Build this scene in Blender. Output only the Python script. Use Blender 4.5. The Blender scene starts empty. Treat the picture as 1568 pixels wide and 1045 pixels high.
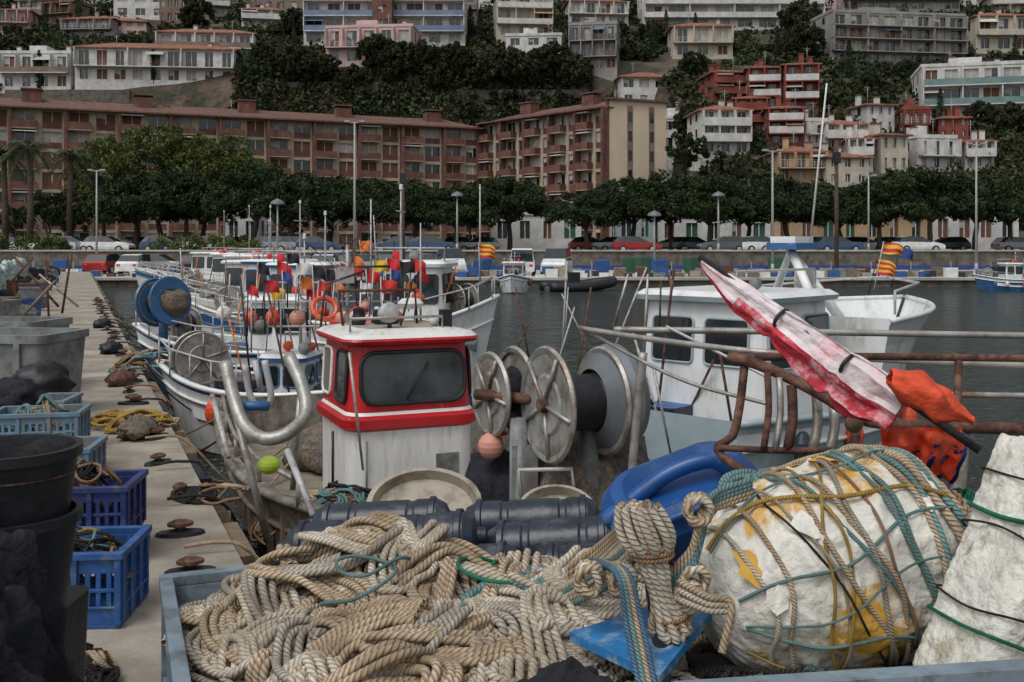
import bpy, math, random
import numpy as np
from mathutils import Vector, Matrix, noise
R=random.Random(7); NR=np.random.RandomState(5)
EYE=1.7
def sv(u,v,d): return Vector(((u-784)/1568*d, d, EYE+(375-v)/1568*d))
rad=math.radians
# ------------------------------------------------------------ materials
MC={}
def mat(name,c,rough=.6,metal=0,var=.15,scale=3,bump=0,bscale=40,c2=None,amt=.5,s2=4,soft=.08,stretch=None,spec=.5):
    if name in MC: return MC[name]
    m=bpy.data.materials.new(name); m.use_nodes=True; nt=m.node_tree; N=nt.nodes; L=nt.links
    b=N['Principled BSDF']; b.inputs['Roughness'].default_value=rough; b.inputs['Metallic'].default_value=metal
    b.inputs['Specular IOR Level'].default_value=spec
    tc=N.new('ShaderNodeTexCoord'); mp=N.new('ShaderNodeMapping'); L.new(tc.outputs['Object'],mp.inputs[0])
    if stretch: mp.inputs['Scale'].default_value=stretch
    n=N.new('ShaderNodeTexNoise'); n.inputs['Scale'].default_value=scale; n.inputs['Detail'].default_value=6; n.inputs['Roughness'].default_value=.65
    L.new(mp.outputs[0],n.inputs['Vector'])
    r=N.new('ShaderNodeValToRGB'); e=r.color_ramp.elements
    e[0].position=.3; e[1].position=.7
    e[0].color=(*[max(0,x*(1-var*1.6)) for x in c],1); e[1].color=(*[min(1,x*(1+var)) for x in c],1)
    L.new(n.outputs['Fac'],r.inputs[0]); out=r.outputs[0]
    if c2:
        n2=N.new('ShaderNodeTexNoise'); n2.inputs['Scale'].default_value=s2; n2.inputs['Detail'].default_value=8; n2.inputs['Roughness'].default_value=.7
        L.new(mp.outputs[0],n2.inputs['Vector'])
        r2=N.new('ShaderNodeValToRGB'); e=r2.color_ramp.elements; e[0].position=amt-soft; e[1].position=amt+soft
        L.new(n2.outputs['Fac'],r2.inputs[0])
        mx=N.new('ShaderNodeMixRGB'); L.new(r2.outputs[0],mx.inputs[0]); mx.inputs[1].default_value=(*c2,1); L.new(out,mx.inputs[2]); out=mx.outputs[0]
    L.new(out,b.inputs['Base Color'])
    if bump:
        n3=N.new('ShaderNodeTexNoise'); n3.inputs['Scale'].default_value=bscale; n3.inputs['Detail'].default_value=4
        L.new(mp.outputs[0],n3.inputs['Vector'])
        bp=N.new('ShaderNodeBump'); bp.inputs['Strength'].default_value=bump; bp.inputs['Distance'].default_value=.6/bscale
        L.new(n3.outputs['Fac'],bp.inputs['Height']); L.new(bp.outputs[0],b.inputs['Normal'])
    MC[name]=m; return m
def ropemat(name,c,groove_shade,per=3,kv=85):
    m=bpy.data.materials.new(name); m.use_nodes=True; nt=m.node_tree; N=nt.nodes; L=nt.links
    b=N['Principled BSDF']; b.inputs['Roughness'].default_value=.85; b.inputs['Specular IOR Level'].default_value=.2
    uv=N.new('ShaderNodeUVMap'); sp=N.new('ShaderNodeSeparateXYZ'); L.new(uv.outputs[0],sp.inputs[0])
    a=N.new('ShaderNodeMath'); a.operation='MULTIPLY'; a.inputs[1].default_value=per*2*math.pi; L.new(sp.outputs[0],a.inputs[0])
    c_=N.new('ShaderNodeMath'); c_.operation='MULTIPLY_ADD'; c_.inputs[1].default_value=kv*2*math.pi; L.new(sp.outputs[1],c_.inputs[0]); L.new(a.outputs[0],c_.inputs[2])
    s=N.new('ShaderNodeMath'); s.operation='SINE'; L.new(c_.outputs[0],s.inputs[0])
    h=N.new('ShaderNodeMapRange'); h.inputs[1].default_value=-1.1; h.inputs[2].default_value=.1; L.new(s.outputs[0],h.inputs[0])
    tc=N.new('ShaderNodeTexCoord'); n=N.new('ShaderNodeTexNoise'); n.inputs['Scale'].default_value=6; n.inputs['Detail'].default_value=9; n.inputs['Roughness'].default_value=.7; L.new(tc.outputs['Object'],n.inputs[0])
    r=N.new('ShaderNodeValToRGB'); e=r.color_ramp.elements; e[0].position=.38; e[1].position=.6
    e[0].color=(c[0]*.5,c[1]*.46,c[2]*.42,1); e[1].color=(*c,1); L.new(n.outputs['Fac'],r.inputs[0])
    mx=N.new('ShaderNodeMixRGB'); L.new(h.outputs[0],mx.inputs[0]); mx.inputs[1].default_value=(*groove_shade,1); L.new(r.outputs[0],mx.inputs[2]); L.new(mx.outputs[0],b.inputs['Base Color'])  # crevice shade between strands painted into the base colour, following the bump mask
    bp=N.new('ShaderNodeBump'); bp.inputs['Strength'].default_value=.9; bp.inputs['Distance'].default_value=.003; L.new(h.outputs[0],bp.inputs['Height']); L.new(bp.outputs[0],b.inputs['Normal'])
    return m
WHITE=mat('white_paint',(.74,.74,.71),.4,var=.06,c2=(.42,.34,.25),amt=.35,s2=5,bump=.1,bscale=15)
WHITES=mat('streaked_white_paint',(.73,.73,.71),.4,var=.09,scale=4,c2=(.46,.36,.26),amt=.37,s2=6,soft=.1,bump=.1,bscale=15,stretch=(2.5,2.5,.45))
WHITE2=mat('white_gelcoat',(.76,.78,.78),.35,var=.08,c2=(.5,.45,.36),amt=.37,s2=3,stretch=(1.5,1.5,.6))
RED=mat('red_paint',(.5,.012,.018),.35,var=.2,c2=(.5,.3,.27),amt=.34,s2=11,soft=.03)
BLUEP=mat('blue_paint',(.03,.12,.28),.4,var=.2,c2=(.3,.33,.33),amt=.37,s2=6)
PALEB=mat('pale_blue_paint',(.33,.42,.45),.4,var=.1,c2=(.5,.5,.47),amt=.4,s2=4)
GLASS=mat('window_glass',(.02,.03,.035),.08,var=.4,scale=1,spec=.9)
BGL=mat('wheelhouse_glass',(.05,.06,.065),.08,var=.6,scale=2,spec=.9)
RUST=mat('rusty_iron',(.08,.033,.024),.8,var=.5,scale=20,bump=.5,bscale=60,c2=(.2,.1,.06),amt=.45,s2=14)
GALV=mat('galvanised_steel',(.4,.39,.36),.45,.5,var=.2,scale=12,c2=(.22,.13,.08),amt=.41,s2=7,bump=.2,bscale=50)
GALV2=mat('painted_steel',(.46,.46,.46),.5,.1,var=.15,scale=8,c2=(.2,.12,.08),amt=.4,s2=9)
BLACK=mat('black_rubber',(.015,.016,.02),.5,var=.4,scale=6,bump=.2,bscale=25)
DRUMG=mat('drum_grey',(.18,.2,.22),.5,.2,var=.15,scale=5,c2=(.2,.17,.13),amt=.38,s2=6)
DRUMW=mat('drum_flange_metal',(.38,.38,.36),.45,.35,var=.25,scale=8,c2=(.2,.14,.1),amt=.44,s2=6,bump=.15,bscale=30)
NAVY=mat('navy_plastic',(.022,.03,.047),.36,var=.3,scale=7,c2=(.1,.11,.13),amt=.38,s2=10,bump=.15,bscale=20)
CRB=mat('blue_crate_plastic',(.02,.09,.29),.45,var=.25,scale=8,c2=(.12,.17,.25),amt=.4,s2=12)
CRN=mat('navy_crate_plastic',(.02,.035,.15),.45,var=.2,scale=8,c2=(.08,.09,.14),amt=.4,s2=12)
CRG=mat('greyblue_tub_plastic',(.19,.25,.3),.5,var=.2,scale=8,c2=(.09,.1,.1),amt=.43,s2=10,bump=.1)
CRL=mat('light_blue_crate_plastic',(.11,.2,.29),.5,var=.25,scale=8,c2=(.2,.2,.18),amt=.44,s2=8)
GREYT=mat('grey_tub_plastic',(.22,.24,.24),.6,var=.2,scale=4,c2=(.12,.11,.1),amt=.46,s2=6)
ORAN=mat('orange_buoy',(.75,.09,.03),.4,var=.15,c2=(.6,.25,.18),amt=.38,s2=12)
PINKB=mat('faded_buoy',(.64,.3,.23),.5,var=.15)
BEIGE=mat('beige_plastic',(.38,.34,.27),.6,var=.18,c2=(.18,.14,.11),amt=.42,s2=8)
FOAM=mat('white_foam',(.7,.69,.62),.85,var=.15,scale=10,bump=1,bscale=35,c2=(.33,.29,.2),amt=.41,s2=9)
WRAP=mat('float_wrap',(.72,.7,.63),.5,var=.18,scale=6,bump=.7,bscale=16,c2=(.58,.33,.05),amt=.43,s2=3.4,soft=.035)
YELO=mat('yellow_float',(.6,.34,.05),.6,var=.25,scale=8)
CLOTH=mat('dark_cloth',(.012,.013,.02),.9,var=.4,scale=9,bump=.9,bscale=18)
CONC=mat('pier_concrete',(.38,.34,.28),.9,var=.25,scale=1.3,bump=.4,bscale=30,c2=(.19,.165,.13),amt=.46,s2=1.4,soft=.12)
CONC2=mat('quay_concrete',(.42,.41,.37),.9,var=.2,scale=.5)
STONE=mat('quay_stone',(.13,.115,.095),.9,var=.4,scale=1.5,bump=.6,bscale=3)
ASPH=mat('asphalt',(.06,.06,.06),.9,var=.2,scale=.5)
DECK=mat('boat_deck',(.25,.22,.17),.8,var=.3,scale=5)
WOOD=mat('weathered_wood',(.2,.15,.1),.8,var=.3,scale=8,stretch=(1,6,1))
BARK=mat('bark',(.09,.065,.045),.95,var=.4,scale=4,bump=.5,bscale=8)
TILE=mat('terracotta_tiles',(.28,.12,.08),.85,var=.4,scale=1.5,bump=.5,bscale=5)
TILE2=mat('brown_roof_tiles',(.15,.08,.06),.85,var=.3,scale=1.5)
BRICK=mat('brown_brick',(.165,.075,.058),.9,var=.35,scale=.9)
HBEI=mat('hotel_beige',(.44,.37,.27),.9,var=.2,scale=.7)
OCHL=mat('hotel_endwall',(.62,.51,.38),.9,var=.1,scale=.3)
RWHITE=mat('white_render',(.66,.66,.64),.9,var=.18,scale=.35,c2=(.42,.4,.36),amt=.43,s2=.8,soft=.15)
RCREAM=mat('cream_render',(.56,.51,.42),.9,var=.18,scale=.35,c2=(.38,.34,.27),amt=.43,s2=.8,soft=.15)
RPINK=mat('pink_render',(.6,.43,.41),.9,var=.14,scale=.35)
RRED=mat('red_render',(.24,.065,.045),.9,var=.3,scale=.35)
ROCH=mat('ochre_render',(.46,.32,.19),.9,var=.22,scale=.35)
RGREY=mat('grey_render',(.3,.29,.27),.9,var=.25,scale=.35)
RBRN=mat('tan_brick',(.24,.17,.13),.9,var=.25,scale=.5)
GREENG=mat('green_glass_rail',(.16,.25,.25),.25,var=.2,scale=.5)
BLUEG=mat('blue_glass_rail',(.15,.22,.34),.3,var=.2,scale=.5)
CURT=mat('curtain',(.42,.41,.38),.8,var=.2,scale=2)
SHUT=mat('shutter',(.16,.08,.05),.8,var=.2)
PINE=mat('pine_foliage',(.03,.05,.018),.8,var=.6,scale=.9,spec=.2)
LEAFL=mat('plane_foliage',(.1,.125,.035),.8,var=.5,scale=.8,spec=.2)
LEAFD=mat('scrub_foliage',(.038,.055,.022),.85,var=.6,scale=.12,spec=.2,c2=(.095,.085,.045),amt=.42,s2=.2)
LEAFC=mat('cypress_foliage',(.02,.04,.015),.85,var=.5,scale=1)
PALM=mat('palm_frond',(.06,.08,.03),.8,var=.4,scale=2)
TYRE=mat('tyre',(.012,.012,.012),.8)
BLUEF=mat('blue_fence',(.02,.06,.28),.7,var=.3,scale=1)
LAMPM=mat('lamp_post_paint',(.36,.36,.35),.5,var=.1)
DGRE=mat('dark_green_paint',(.03,.1,.06),.6)
FLAGR=mat('flag_red',(.6,.03,.03),.8,var=.15); FLAGO=mat('flag_orange',(.72,.2,.04),.8); FLAGK=mat('flag_black',(.015,.015,.02),.8); FLAGY=mat('flag_yellow',(.72,.48,.05),.8); FLAGW=mat('flag_white',(.72,.72,.7),.8); FLAGB=mat('flag_blue',(.03,.06,.25),.8)
FABR=mat('red_fabric',(.5,.03,.05),.75,var=.25,scale=8,bump=.6,bscale=22,c2=(.68,.36,.4),amt=.46,s2=9,soft=.05)
FABP=mat('pink_white_fabric',(.74,.65,.67),.7,var=.15,scale=8,bump=.6,bscale=22,c2=(.68,.3,.34),amt=.4,s2=6)
FABO=mat('orange_fabric',(.7,.085,.03),.75,var=.25,scale=8,bump=.6,bscale=15)
BPLA=mat('blue_plastic',(.012,.08,.28),.35,var=.2,scale=5,c2=(.1,.19,.33),amt=.38,s2=8)
NETT=mat('teal_net',(.17,.32,.32),.9,var=.5,scale=25,bump=1,bscale=60,c2=(.55,.58,.54),amt=.5,s2=5,stretch=(.3,.3,1.5))
NETB=mat('brown_net',(.2,.15,.11),.95,var=.5,scale=30,bump=1,bscale=50,c2=(.06,.08,.09),amt=.45,s2=8)
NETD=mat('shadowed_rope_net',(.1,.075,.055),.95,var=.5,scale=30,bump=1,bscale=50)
LIME=mat('lime_plastic',(.45,.62,.05),.5)
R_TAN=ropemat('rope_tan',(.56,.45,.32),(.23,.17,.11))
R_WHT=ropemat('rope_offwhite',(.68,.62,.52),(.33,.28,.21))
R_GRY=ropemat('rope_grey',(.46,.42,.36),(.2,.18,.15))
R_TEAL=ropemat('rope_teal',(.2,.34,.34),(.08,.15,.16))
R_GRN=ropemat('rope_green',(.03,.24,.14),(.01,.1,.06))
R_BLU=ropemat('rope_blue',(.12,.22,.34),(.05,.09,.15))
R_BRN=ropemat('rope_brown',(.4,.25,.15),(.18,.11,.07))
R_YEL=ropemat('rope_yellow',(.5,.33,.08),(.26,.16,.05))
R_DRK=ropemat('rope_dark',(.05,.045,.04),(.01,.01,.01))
# ------------------------------------------------------------ mesh builder
class MB:
    def __init__(s,name): s.n=name; s.v=[]; s.f=[]; s.m=[]; s.sm=[]; s.mats=[]; s.M=None
    def mi(s,m):
        if m not in s.mats: s.mats.append(m)
        return s.mats.index(m)
    def add(s,vs,fs,m,smooth=False):
        o=len(s.v); k=s.mi(m)
        if s.M is not None: vs=[s.M@Vector(v) for v in vs]
        s.v.extend([tuple(v) for v in vs])
        for f in fs: s.f.append([i+o for i in f]); s.m.append(k); s.sm.append(smooth)
    def box(s,x0,x1,y0,y1,z0,z1,m):
        s.add([(x0,y0,z0),(x1,y0,z0),(x1,y1,z0),(x0,y1,z0),(x0,y0,z1),(x1,y0,z1),(x1,y1,z1),(x0,y1,z1)],
          [(0,3,2,1),(4,5,6,7),(0,1,5,4),(1,2,6,5),(2,3,7,6),(3,0,4,7)],m)
    def tube(s,pts,r,m,n=8,r2=None,closed=False):
        pts=[Vector(p) for p in pts]; k=len(pts); rings=[]; up=Vector((.13,.07,1)).normalized(); prev=None
        for i,p in enumerate(pts):
            t=(pts[min(i+1,k-1)]-pts[max(i-1,0)])
            if closed: t=pts[(i+1)%k]-pts[i-1]
            if t.length<1e-9: t=Vector((0,0,1))
            t.normalize()
            if prev is None:
                a=up if abs(t.dot(up))<.95 else Vector((1,0,0)); nx=t.cross(a).normalized()
            else: nx=(prev-t*prev.dot(t)).normalized()
            prev=nx; ny=t.cross(nx)
            rr=r if r2 is None else r+(r2-r)*i/(k-1)
            rings.append([p+nx*(rr*math.cos(2*math.pi*j/n))+ny*(rr*math.sin(2*math.pi*j/n)) for j in range(n)])
        vs=[v for g in rings for v in g]; fs=[]
        for i in range(k if closed else k-1):
            a=i*n; b=((i+1)%k)*n
            for j in range(n): fs.append((a+j,a+(j+1)%n,b+(j+1)%n,b+j))
        if not closed: fs.append(list(range(n))[::-1]); fs.append([(k-1)*n+j for j in range(n)])
        s.add(vs,fs,m,True)
    def lathe(s,prof,m,n=24,M=None,mats=None,smooth=True,sx=1,sy=1):
        for i in range(len(prof)-1):
            (r0,z0),(r1,z1)=prof[i],prof[i+1]
            vs=[];
            for r,z in((r0,z0),(r1,z1)):
                for j in range(n):
                    a=2*math.pi*j/n; v=Vector((r*sx*math.cos(a),r*sy*math.sin(a),z)); vs.append(M@v if M is not None else v)
            s.add(vs,[(j,(j+1)%n,n+(j+1)%n,n+j) for j in range(n)],(mats[i] if mats else m),smooth)
    def loft(s,levels,cx=0,cy=0,top=True,bot=False,nc=4,smooth=False):
        rings=[]
        for (z,hx,hy,r,m_) in levels:
            r=min(r,hx*.99,hy*.99); ring=[]
            for q,(sx,sy) in enumerate(((1,1),(-1,1),(-1,-1),(1,-1))):
                for k in range(nc+1):
                    a=math.pi/2*q+math.pi/2*k/nc
                    ring.append((cx+sx*(hx-r)+r*math.cos(a),cy+sy*(hy-r)+r*math.sin(a),z))
            rings.append(ring)
        n=len(rings[0])
        for i in range(len(rings)-1):
            s.add(rings[i]+rings[i+1],[(j,(j+1)%n,n+(j+1)%n,n+j) for j in range(n)],levels[i][4],smooth)
        if top: s.add(rings[-1],[list(range(n))],levels[-1][4])
        if bot: s.add(rings[0],[list(range(n))[::-1]],levels[0][4])
    def pane(s,o,u,v,w,h,r,glass,frame,fr=.015,off=.006):
        o,u,v=Vector(o),Vector(u).normalized(),Vector(v).normalized(); nrm=u.cross(v)
        pts=[]
        for q,(sx,sy) in enumerate(((1,1),(-1,1),(-1,-1),(1,-1))):
            for k in range(5):
                a=math.pi/2*q+math.pi/2*k/4
                pts.append(o+nrm*off+u*(sx*(w/2-r)+r*math.cos(a))+v*(sy*(h/2-r)+r*math.sin(a)))
        s.add(pts,[list(range(20))],glass); s.tube(pts,fr,frame,6,closed=True)
    def ball(s,c,r,m,n=14,sc=(1,1,1)):
        prof=[(r*math.sin(math.pi*i/8)+1e-4,-r*math.cos(math.pi*i/8)) for i in range(9)]
        s.lathe(prof,m,n,Matrix.Translation(c)@Matrix.Diagonal((*sc,1)))
    def build(s,M=None,bevel=0):
        me=bpy.data.meshes.new(s.n); me.from_pydata(s.v,[],s.f)
        for m in s.mats: me.materials.append(m)
        me.polygons.foreach_set('material_index',s.m); me.polygons.foreach_set('use_smooth',s.sm); me.update()
        ob=bpy.data.objects.new(s.n,me); bpy.context.scene.collection.objects.link(ob)
        if M is not None: ob.matrix_world=M
        if bevel:
            b=ob.modifiers.new('bevel','BEVEL'); b.width=bevel; b.segments=2; b.limit_method='ANGLE'; b.angle_limit=rad(50)
        return ob
def inst(ob,M,name=None):
    o=bpy.data.objects.new(name or ob.name.split('.')[0],ob.data); o.matrix_world=M; bpy.context.scene.collection.objects.link(o); return o
def TR(x,y,z,a=0,s=1): return Matrix.Translation((x,y,z))@Matrix.Rotation(a,4,'Z')@Matrix.Scale(s,4)
def cat(P,step):
    P=np.array([tuple(p) for p in P],float); Q=np.vstack([2*P[0]-P[1],P,2*P[-1]-P[-2]]); out=[]
    for i in range(1,len(Q)-2):
        L=np.linalg.norm(Q[i+1]-Q[i]); n=max(2,int(L/step)); t=np.linspace(0,1,n,endpoint=False)[:,None]
        out.append(.5*((2*Q[i])+(-Q[i-1]+Q[i+1])*t+(2*Q[i-1]-5*Q[i]+4*Q[i+1]-Q[i+2])*t**2+(-Q[i-1]+3*Q[i]-3*Q[i+1]+Q[i+2])*t**3))
    out.append(P[-1:]); return np.vstack(out)
def rope(name,items,n=8):
    V=[];Fc=[];UV=[];MI=[];mats=[];o=0
    for P,r,m in items:
        if m not in mats: mats.append(m)
        k=len(P); T=np.gradient(P,axis=0); T/=np.linalg.norm(T,axis=1)[:,None]+1e-9
        up=np.array([.21,.13,.97]); A=np.cross(T,up); A/=np.linalg.norm(A,axis=1)[:,None]+1e-6; B=np.cross(T,A)
        a=np.linspace(0,2*np.pi,n,endpoint=False)
        rings=P[:,None,:]+r*(np.cos(a)[None,:,None]*A[:,None,:]+np.sin(a)[None,:,None]*B[:,None,:])
        V.append(rings.reshape(-1,3))
        S=np.concatenate([[0],np.cumsum(np.linalg.norm(np.diff(P,axis=0),axis=1))])*(.008/r)
        i=np.arange(k-1)[:,None]; j=np.arange(n)[None,:]; j2=(j+1)%n
        F=np.stack([i*n+j,i*n+j2,(i+1)*n+j2,(i+1)*n+j],-1).reshape(-1,4)+o; Fc.append(F)
        u0=(j/n)+0*i; u1=((j+1)/n)+0*i; v0=S[:-1][:,None]+0*j; v1=S[1:][:,None]+0*j
        UV.append(np.stack([np.stack([u0,v0],-1),np.stack([u1,v0],-1),np.stack([u1,v1],-1),np.stack([u0,v1],-1)],2).reshape(-1,2))
        MI.append(np.full(len(F),mats.index(m))); o+=k*n
    V=np.vstack(V);Fc=np.vstack(Fc);UV=np.vstack(UV);MI=np.concatenate(MI)
    me=bpy.data.meshes.new(name); me.from_pydata(V.tolist(),[],Fc.tolist())
    for m in mats: me.materials.append(m)
    me.polygons.foreach_set('material_index',MI.astype(np.int32)); me.polygons.foreach_set('use_smooth',np.ones(len(Fc),bool))
    ul=me.uv_layers.new(name='UVMap'); ul.data.foreach_set('uv',UV.astype(np.float32).ravel()); me.update()
    ob=bpy.data.objects.new(name,me); bpy.context.scene.collection.objects.link(ob); return ob
def tangle(cx,cy,z0,rx,ry,h,loops,r,mats,bundle=(2,5),lr=(.08,.2),step=.015,seed=1,lay0=.15,arch=.0):
    rg=random.Random(seed); items=[]
    for q in range(loops):
        m=rg.choice(mats); K=rg.randint(7,16)
        a0=rg.uniform(0,6.28); px=cx+rg.uniform(-.85,.85)*rx; py=cy+rg.uniform(-.85,.85)*ry; R0=rg.uniform(*lr); asp=rg.uniform(.4,1); tl=rg.uniform(0,3.14); lay=rg.uniform(lay0,1)
        C=[]; dx,dy=rg.uniform(-.04,.04),rg.uniform(-.03,.03); fq=rg.uniform(1.1,2)
        for k in range(K):
            a=a0+k*.85+rg.uniform(-.15,.15); Rr=R0*rg.uniform(.82,1.18)
            lx,ly=Rr*math.cos(a),Rr*asp*math.sin(a)
            x=px+lx*math.cos(tl)-ly*math.sin(tl); y=py+lx*math.sin(tl)+ly*math.cos(tl); px+=dx; py+=dy
            ex=(x-cx)/rx; ey=(y-cy)/ry; d=math.hypot(ex,ey)
            if d>1: f=(1+.12*(d-1))/d; x=cx+(x-cx)*f; y=cy+(y-cy)*f; d=1
            zz=z0+h*(1-d*d)**.6*lay+rg.uniform(0,.035)+arch*max(0,math.sin(k*fq+a0))
            C.append((x,y,zz))
        P=cat(C,step); T=np.gradient(P,axis=0); Nn=np.stack([-T[:,1],T[:,0],0*T[:,0]],-1); Nn/=np.linalg.norm(Nn,axis=1)[:,None]+1e-6
        b=rg.randint(*bundle)
        for i in range(b):
            off=(i-(b-1)/2)*2.05*r; ph=rg.uniform(0,6); s=np.arange(len(P))*step
            w=off*(.8+.5*np.sin(s*5+ph*.3))
            Q=P+Nn*w[:,None]; Q[:,2]+=.6*r*np.sin(s*13+ph)+r*rg.uniform(0,.9); items.append((Q,r,m))
    return items
# ------------------------------------------------------------ world, light, camera
sc=bpy.context.scene
w=bpy.data.worlds.new('World'); sc.world=w; w.use_nodes=True; nt=w.node_tree; bg=nt.nodes['Background']
sky=nt.nodes.new('ShaderNodeTexSky'); sky.sky_type='NISHITA'; sky.sun_disc=False; sky.sun_elevation=rad(58); sky.sun_rotation=rad(215); sky.dust_density=4; sky.air_density=1
hs=nt.nodes.new('ShaderNodeHueSaturation'); hs.inputs['Saturation'].default_value=.2
nt.links.new(sky.outputs[0],hs.inputs['Color']); nt.links.new(hs.outputs[0],bg.inputs[0]); bg.inputs[1].default_value=.13
sl=bpy.data.lights.new('sun','SUN'); sl.energy=.8; sl.angle=rad(30); sl.color=(1,.985,.96); so=bpy.data.objects.new('sun',sl); sc.collection.objects.link(so)
so.rotation_euler=(rad(32),0,rad(-35))
cam=bpy.data.cameras.new('camera'); cam.lens=36; cam.sensor_width=36; cam.shift_y=-.094; cam.clip_end=3000; cam.clip_start=.05
co=bpy.data.objects.new('camera',cam); co.location=(0,0,EYE); co.rotation_euler=(rad(90),0,0); sc.collection.objects.link(co); sc.camera=co
sc.view_settings.view_transform='Standard'; sc.view_settings.look='None'; sc.view_settings.exposure=0
# ------------------------------------------------------------ terrain
def sst(a,b,x): t=max(0,min(1,(x-a)/(b-a))); return t*t*(3-2*t)
def terr(X,Y):
    if Y<85: return -3
    lin=max(1,1+.45*(Y-113))
    left=1 if Y<172 else 1+(lin-1)*sst(172,186,Y)
    k=sst(23,27,X); z=left*(1-k)+lin*k
    if z>3: z+=1.2*noise.noise((X*.06,Y*.06,0))
    return z
def hit(u,v):
    Y=118
    while Y<600:
        p=sv(u,v,Y)
        if terr(p.x,Y)>=p.z: return Y
        Y+=.5
    return 600
xs=list(np.concatenate([np.arange(-420,-160,20),np.arange(-160,160,3),np.arange(160,440,20)])); ys=list(np.concatenate([[85.3,88,112],np.arange(114,260,3),np.arange(260,700,20)]))
V=[];F=[]
for y in ys:
    for x in xs: V.append((x,y,terr(x,y)))
nx=len(xs)
for i in range(len(ys)-1):
    for j in range(nx-1): F.append((i*nx+j,i*nx+j+1,(i+1)*nx+j+1,(i+1)*nx+j))
SOIL=mat('hillside_soil',(.05,.048,.032),.95,var=.5,scale=.15,c2=(.14,.1,.075),amt=.47,s2=.12,bump=1,bscale=.8)
b=MB('hillside_ground'); b.add(V,F,SOIL,True); b.build()
b=MB('seabed_ground'); b.add([(-1500,-300,-4),(1500,-300,-4),(1500,2000,-4),(-1500,2000,-4)],[(0,1,2,3)],SOIL); b.build()
# water
m=bpy.data.materials.new('harbour_water'); m.use_nodes=True; N=m.node_tree.nodes; L=m.node_tree.links; bs=N['Principled BSDF']
bs.inputs['Base Color'].default_value=(.022,.036,.032,1); bs.inputs['Roughness'].default_value=.16; bs.inputs['Specular IOR Level'].default_value=.35
tc=N.new('ShaderNodeTexCoord'); mp=N.new('ShaderNodeMapping'); mp.inputs['Scale'].default_value=(.6,.85,1); L.new(tc.outputs['Object'],mp.inputs[0])
n1=N.new('ShaderNodeTexNoise'); n1.inputs['Scale'].default_value=1.8; n1.inputs['Detail'].default_value=4; n1.inputs['Roughness'].default_value=.55; L.new(mp.outputs[0],n1.inputs['Vector'])
bp=N.new('ShaderNodeBump'); bp.inputs['Strength'].default_value=1; bp.inputs['Distance'].default_value=1.0; L.new(n1.outputs['Fac'],bp.inputs['Height']); L.new(bp.outputs[0],bs.inputs['Normal'])
b=MB('harbour_water'); b.add([(-400,-60,-1),(400,-60,-1),(400,65.2,-1),(-400,65.2,-1)],[(0,1,2,3)],m); b.build()
# far quay
b=MB('far_quay'); b.box(-400,400,65,85.2,-3.5,-.55,STONE); b.box(-400,400,64.8,85.2,-.55,-.4,CONC2)
b.box(-400,400,85.2,85.9,-.4,1.15,STONE); b.box(-400,400,85.05,86.05,1.15,1.27,CONC2); b.build()
b=MB('promenade_road'); b.add([(-400,89,1.004),(400,89,1.004),(400,99,1.004),(-400,99,1.004)],[(0,1,2,3)],ASPH)
b.box(-400,400,86.05,89,1,1.12,CONC2); b.box(-400,400,99,103,1,1.12,CONC2)
for k in range(-60,60): b.add([(k*5,93.9,1.008),(k*5+2,93.9,1.008),(k*5+2,94.05,1.008),(k*5,94.05,1.008)],[(0,1,2,3)],FLAGW)
b.build()
b=MB('quay_net_fence')
for k in range(-20,45):
    b.box(k*3-.04,k*3+.04,77,77.08,-.4,.45,GALV); 
    b.box(k*3+.04,k*3+2.96,77.02,77.05,-.15+R.uniform(-.05,.05),.15,BLUEF if R.random()<.8 else NAVY)
b.build()
b=MB('hillside_retaining_wall')
for u0,u1,v in((10,200,148),(395,620,140),(620,760,112),(700,900,150),(1060,1200,108),(1250,1420,128),(1480,1568,205),(1150,1330,60),(300,460,60),(700,760,55)):
    y=hit((u0+u1)/2,v); p=sv(u0,v,y); q=sv(u1,v,y); z=terr((p.x+q.x)/2,y); b.box(p.x,q.x,y-.6,y,z-4,z+.7,STONE)
b.build()
# pier
def pe(Y,o=0): return .893-.426*Y+o
b=MB('pier')
def slab(pts,z0,z1,m,mt=None):
    n=len(pts); b.add([(x,y,z1) for x,y in pts],[list(range(n))],mt or m); b.add([(x,y,z0) for x,y in pts]+[(x,y,z1) for x,y in pts],[(i,(i+1)%n,n+(i+1)%n,n+i) for i in range(n)],m)
slab([(pe(-15,-4),-15),(pe(-15),-15),(pe(64.7),64.7),(pe(64.7,-4),64.7)],-3.8,0,CONC)
slab([(pe(4.5)+.01,4.5),(pe(-8)+.01,-8),(7,-8),(7,4.5)],-3.8,-.004,CONC)
b.build()
b=MB('pier_parapet_wall'); slab([(pe(-15,-4.3),-15),(pe(-15,-4),-15),(pe(64.7,-4),64.7),(pe(64.7,-4.3),64.7)],-3.8,.55,CONC2); b.build()
b=MB('pier_rubbing_timber')
for k in range(60):
    y=4.8+k*.95; b.M=TR(pe(y)+.05,y,0,math.atan2(.92,-.392)-math.pi/2); b.box(-.05,.07,0,.75,-.2,-.05,WOOD if k%3 else BLACK)
b.build()
b=MB('mooring_cleat'); b.lathe([(.001,.0),(.07,0),(.045,.03),(.04,.06),(.1,.075),(.1,.1),(.05,.12),(.001,.125)],RUST,12,sx=1,sy=.7)
b.lathe([(.16,.002),(.15,.03),(.06,.045),(.001,.045)],BLACK,10,sx=1.2,sy=.6)
first=b.build(TR(pe(5.3,-.3),5.3,0,.3,.7))
for k in range(28):
    y=6.1+k*.95+R.uniform(-.1,.1); inst(first,TR(pe(y,-.22+R.uniform(-.08,.05)),y,0,R.uniform(0,3),R.uniform(.65,.9)))
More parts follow.
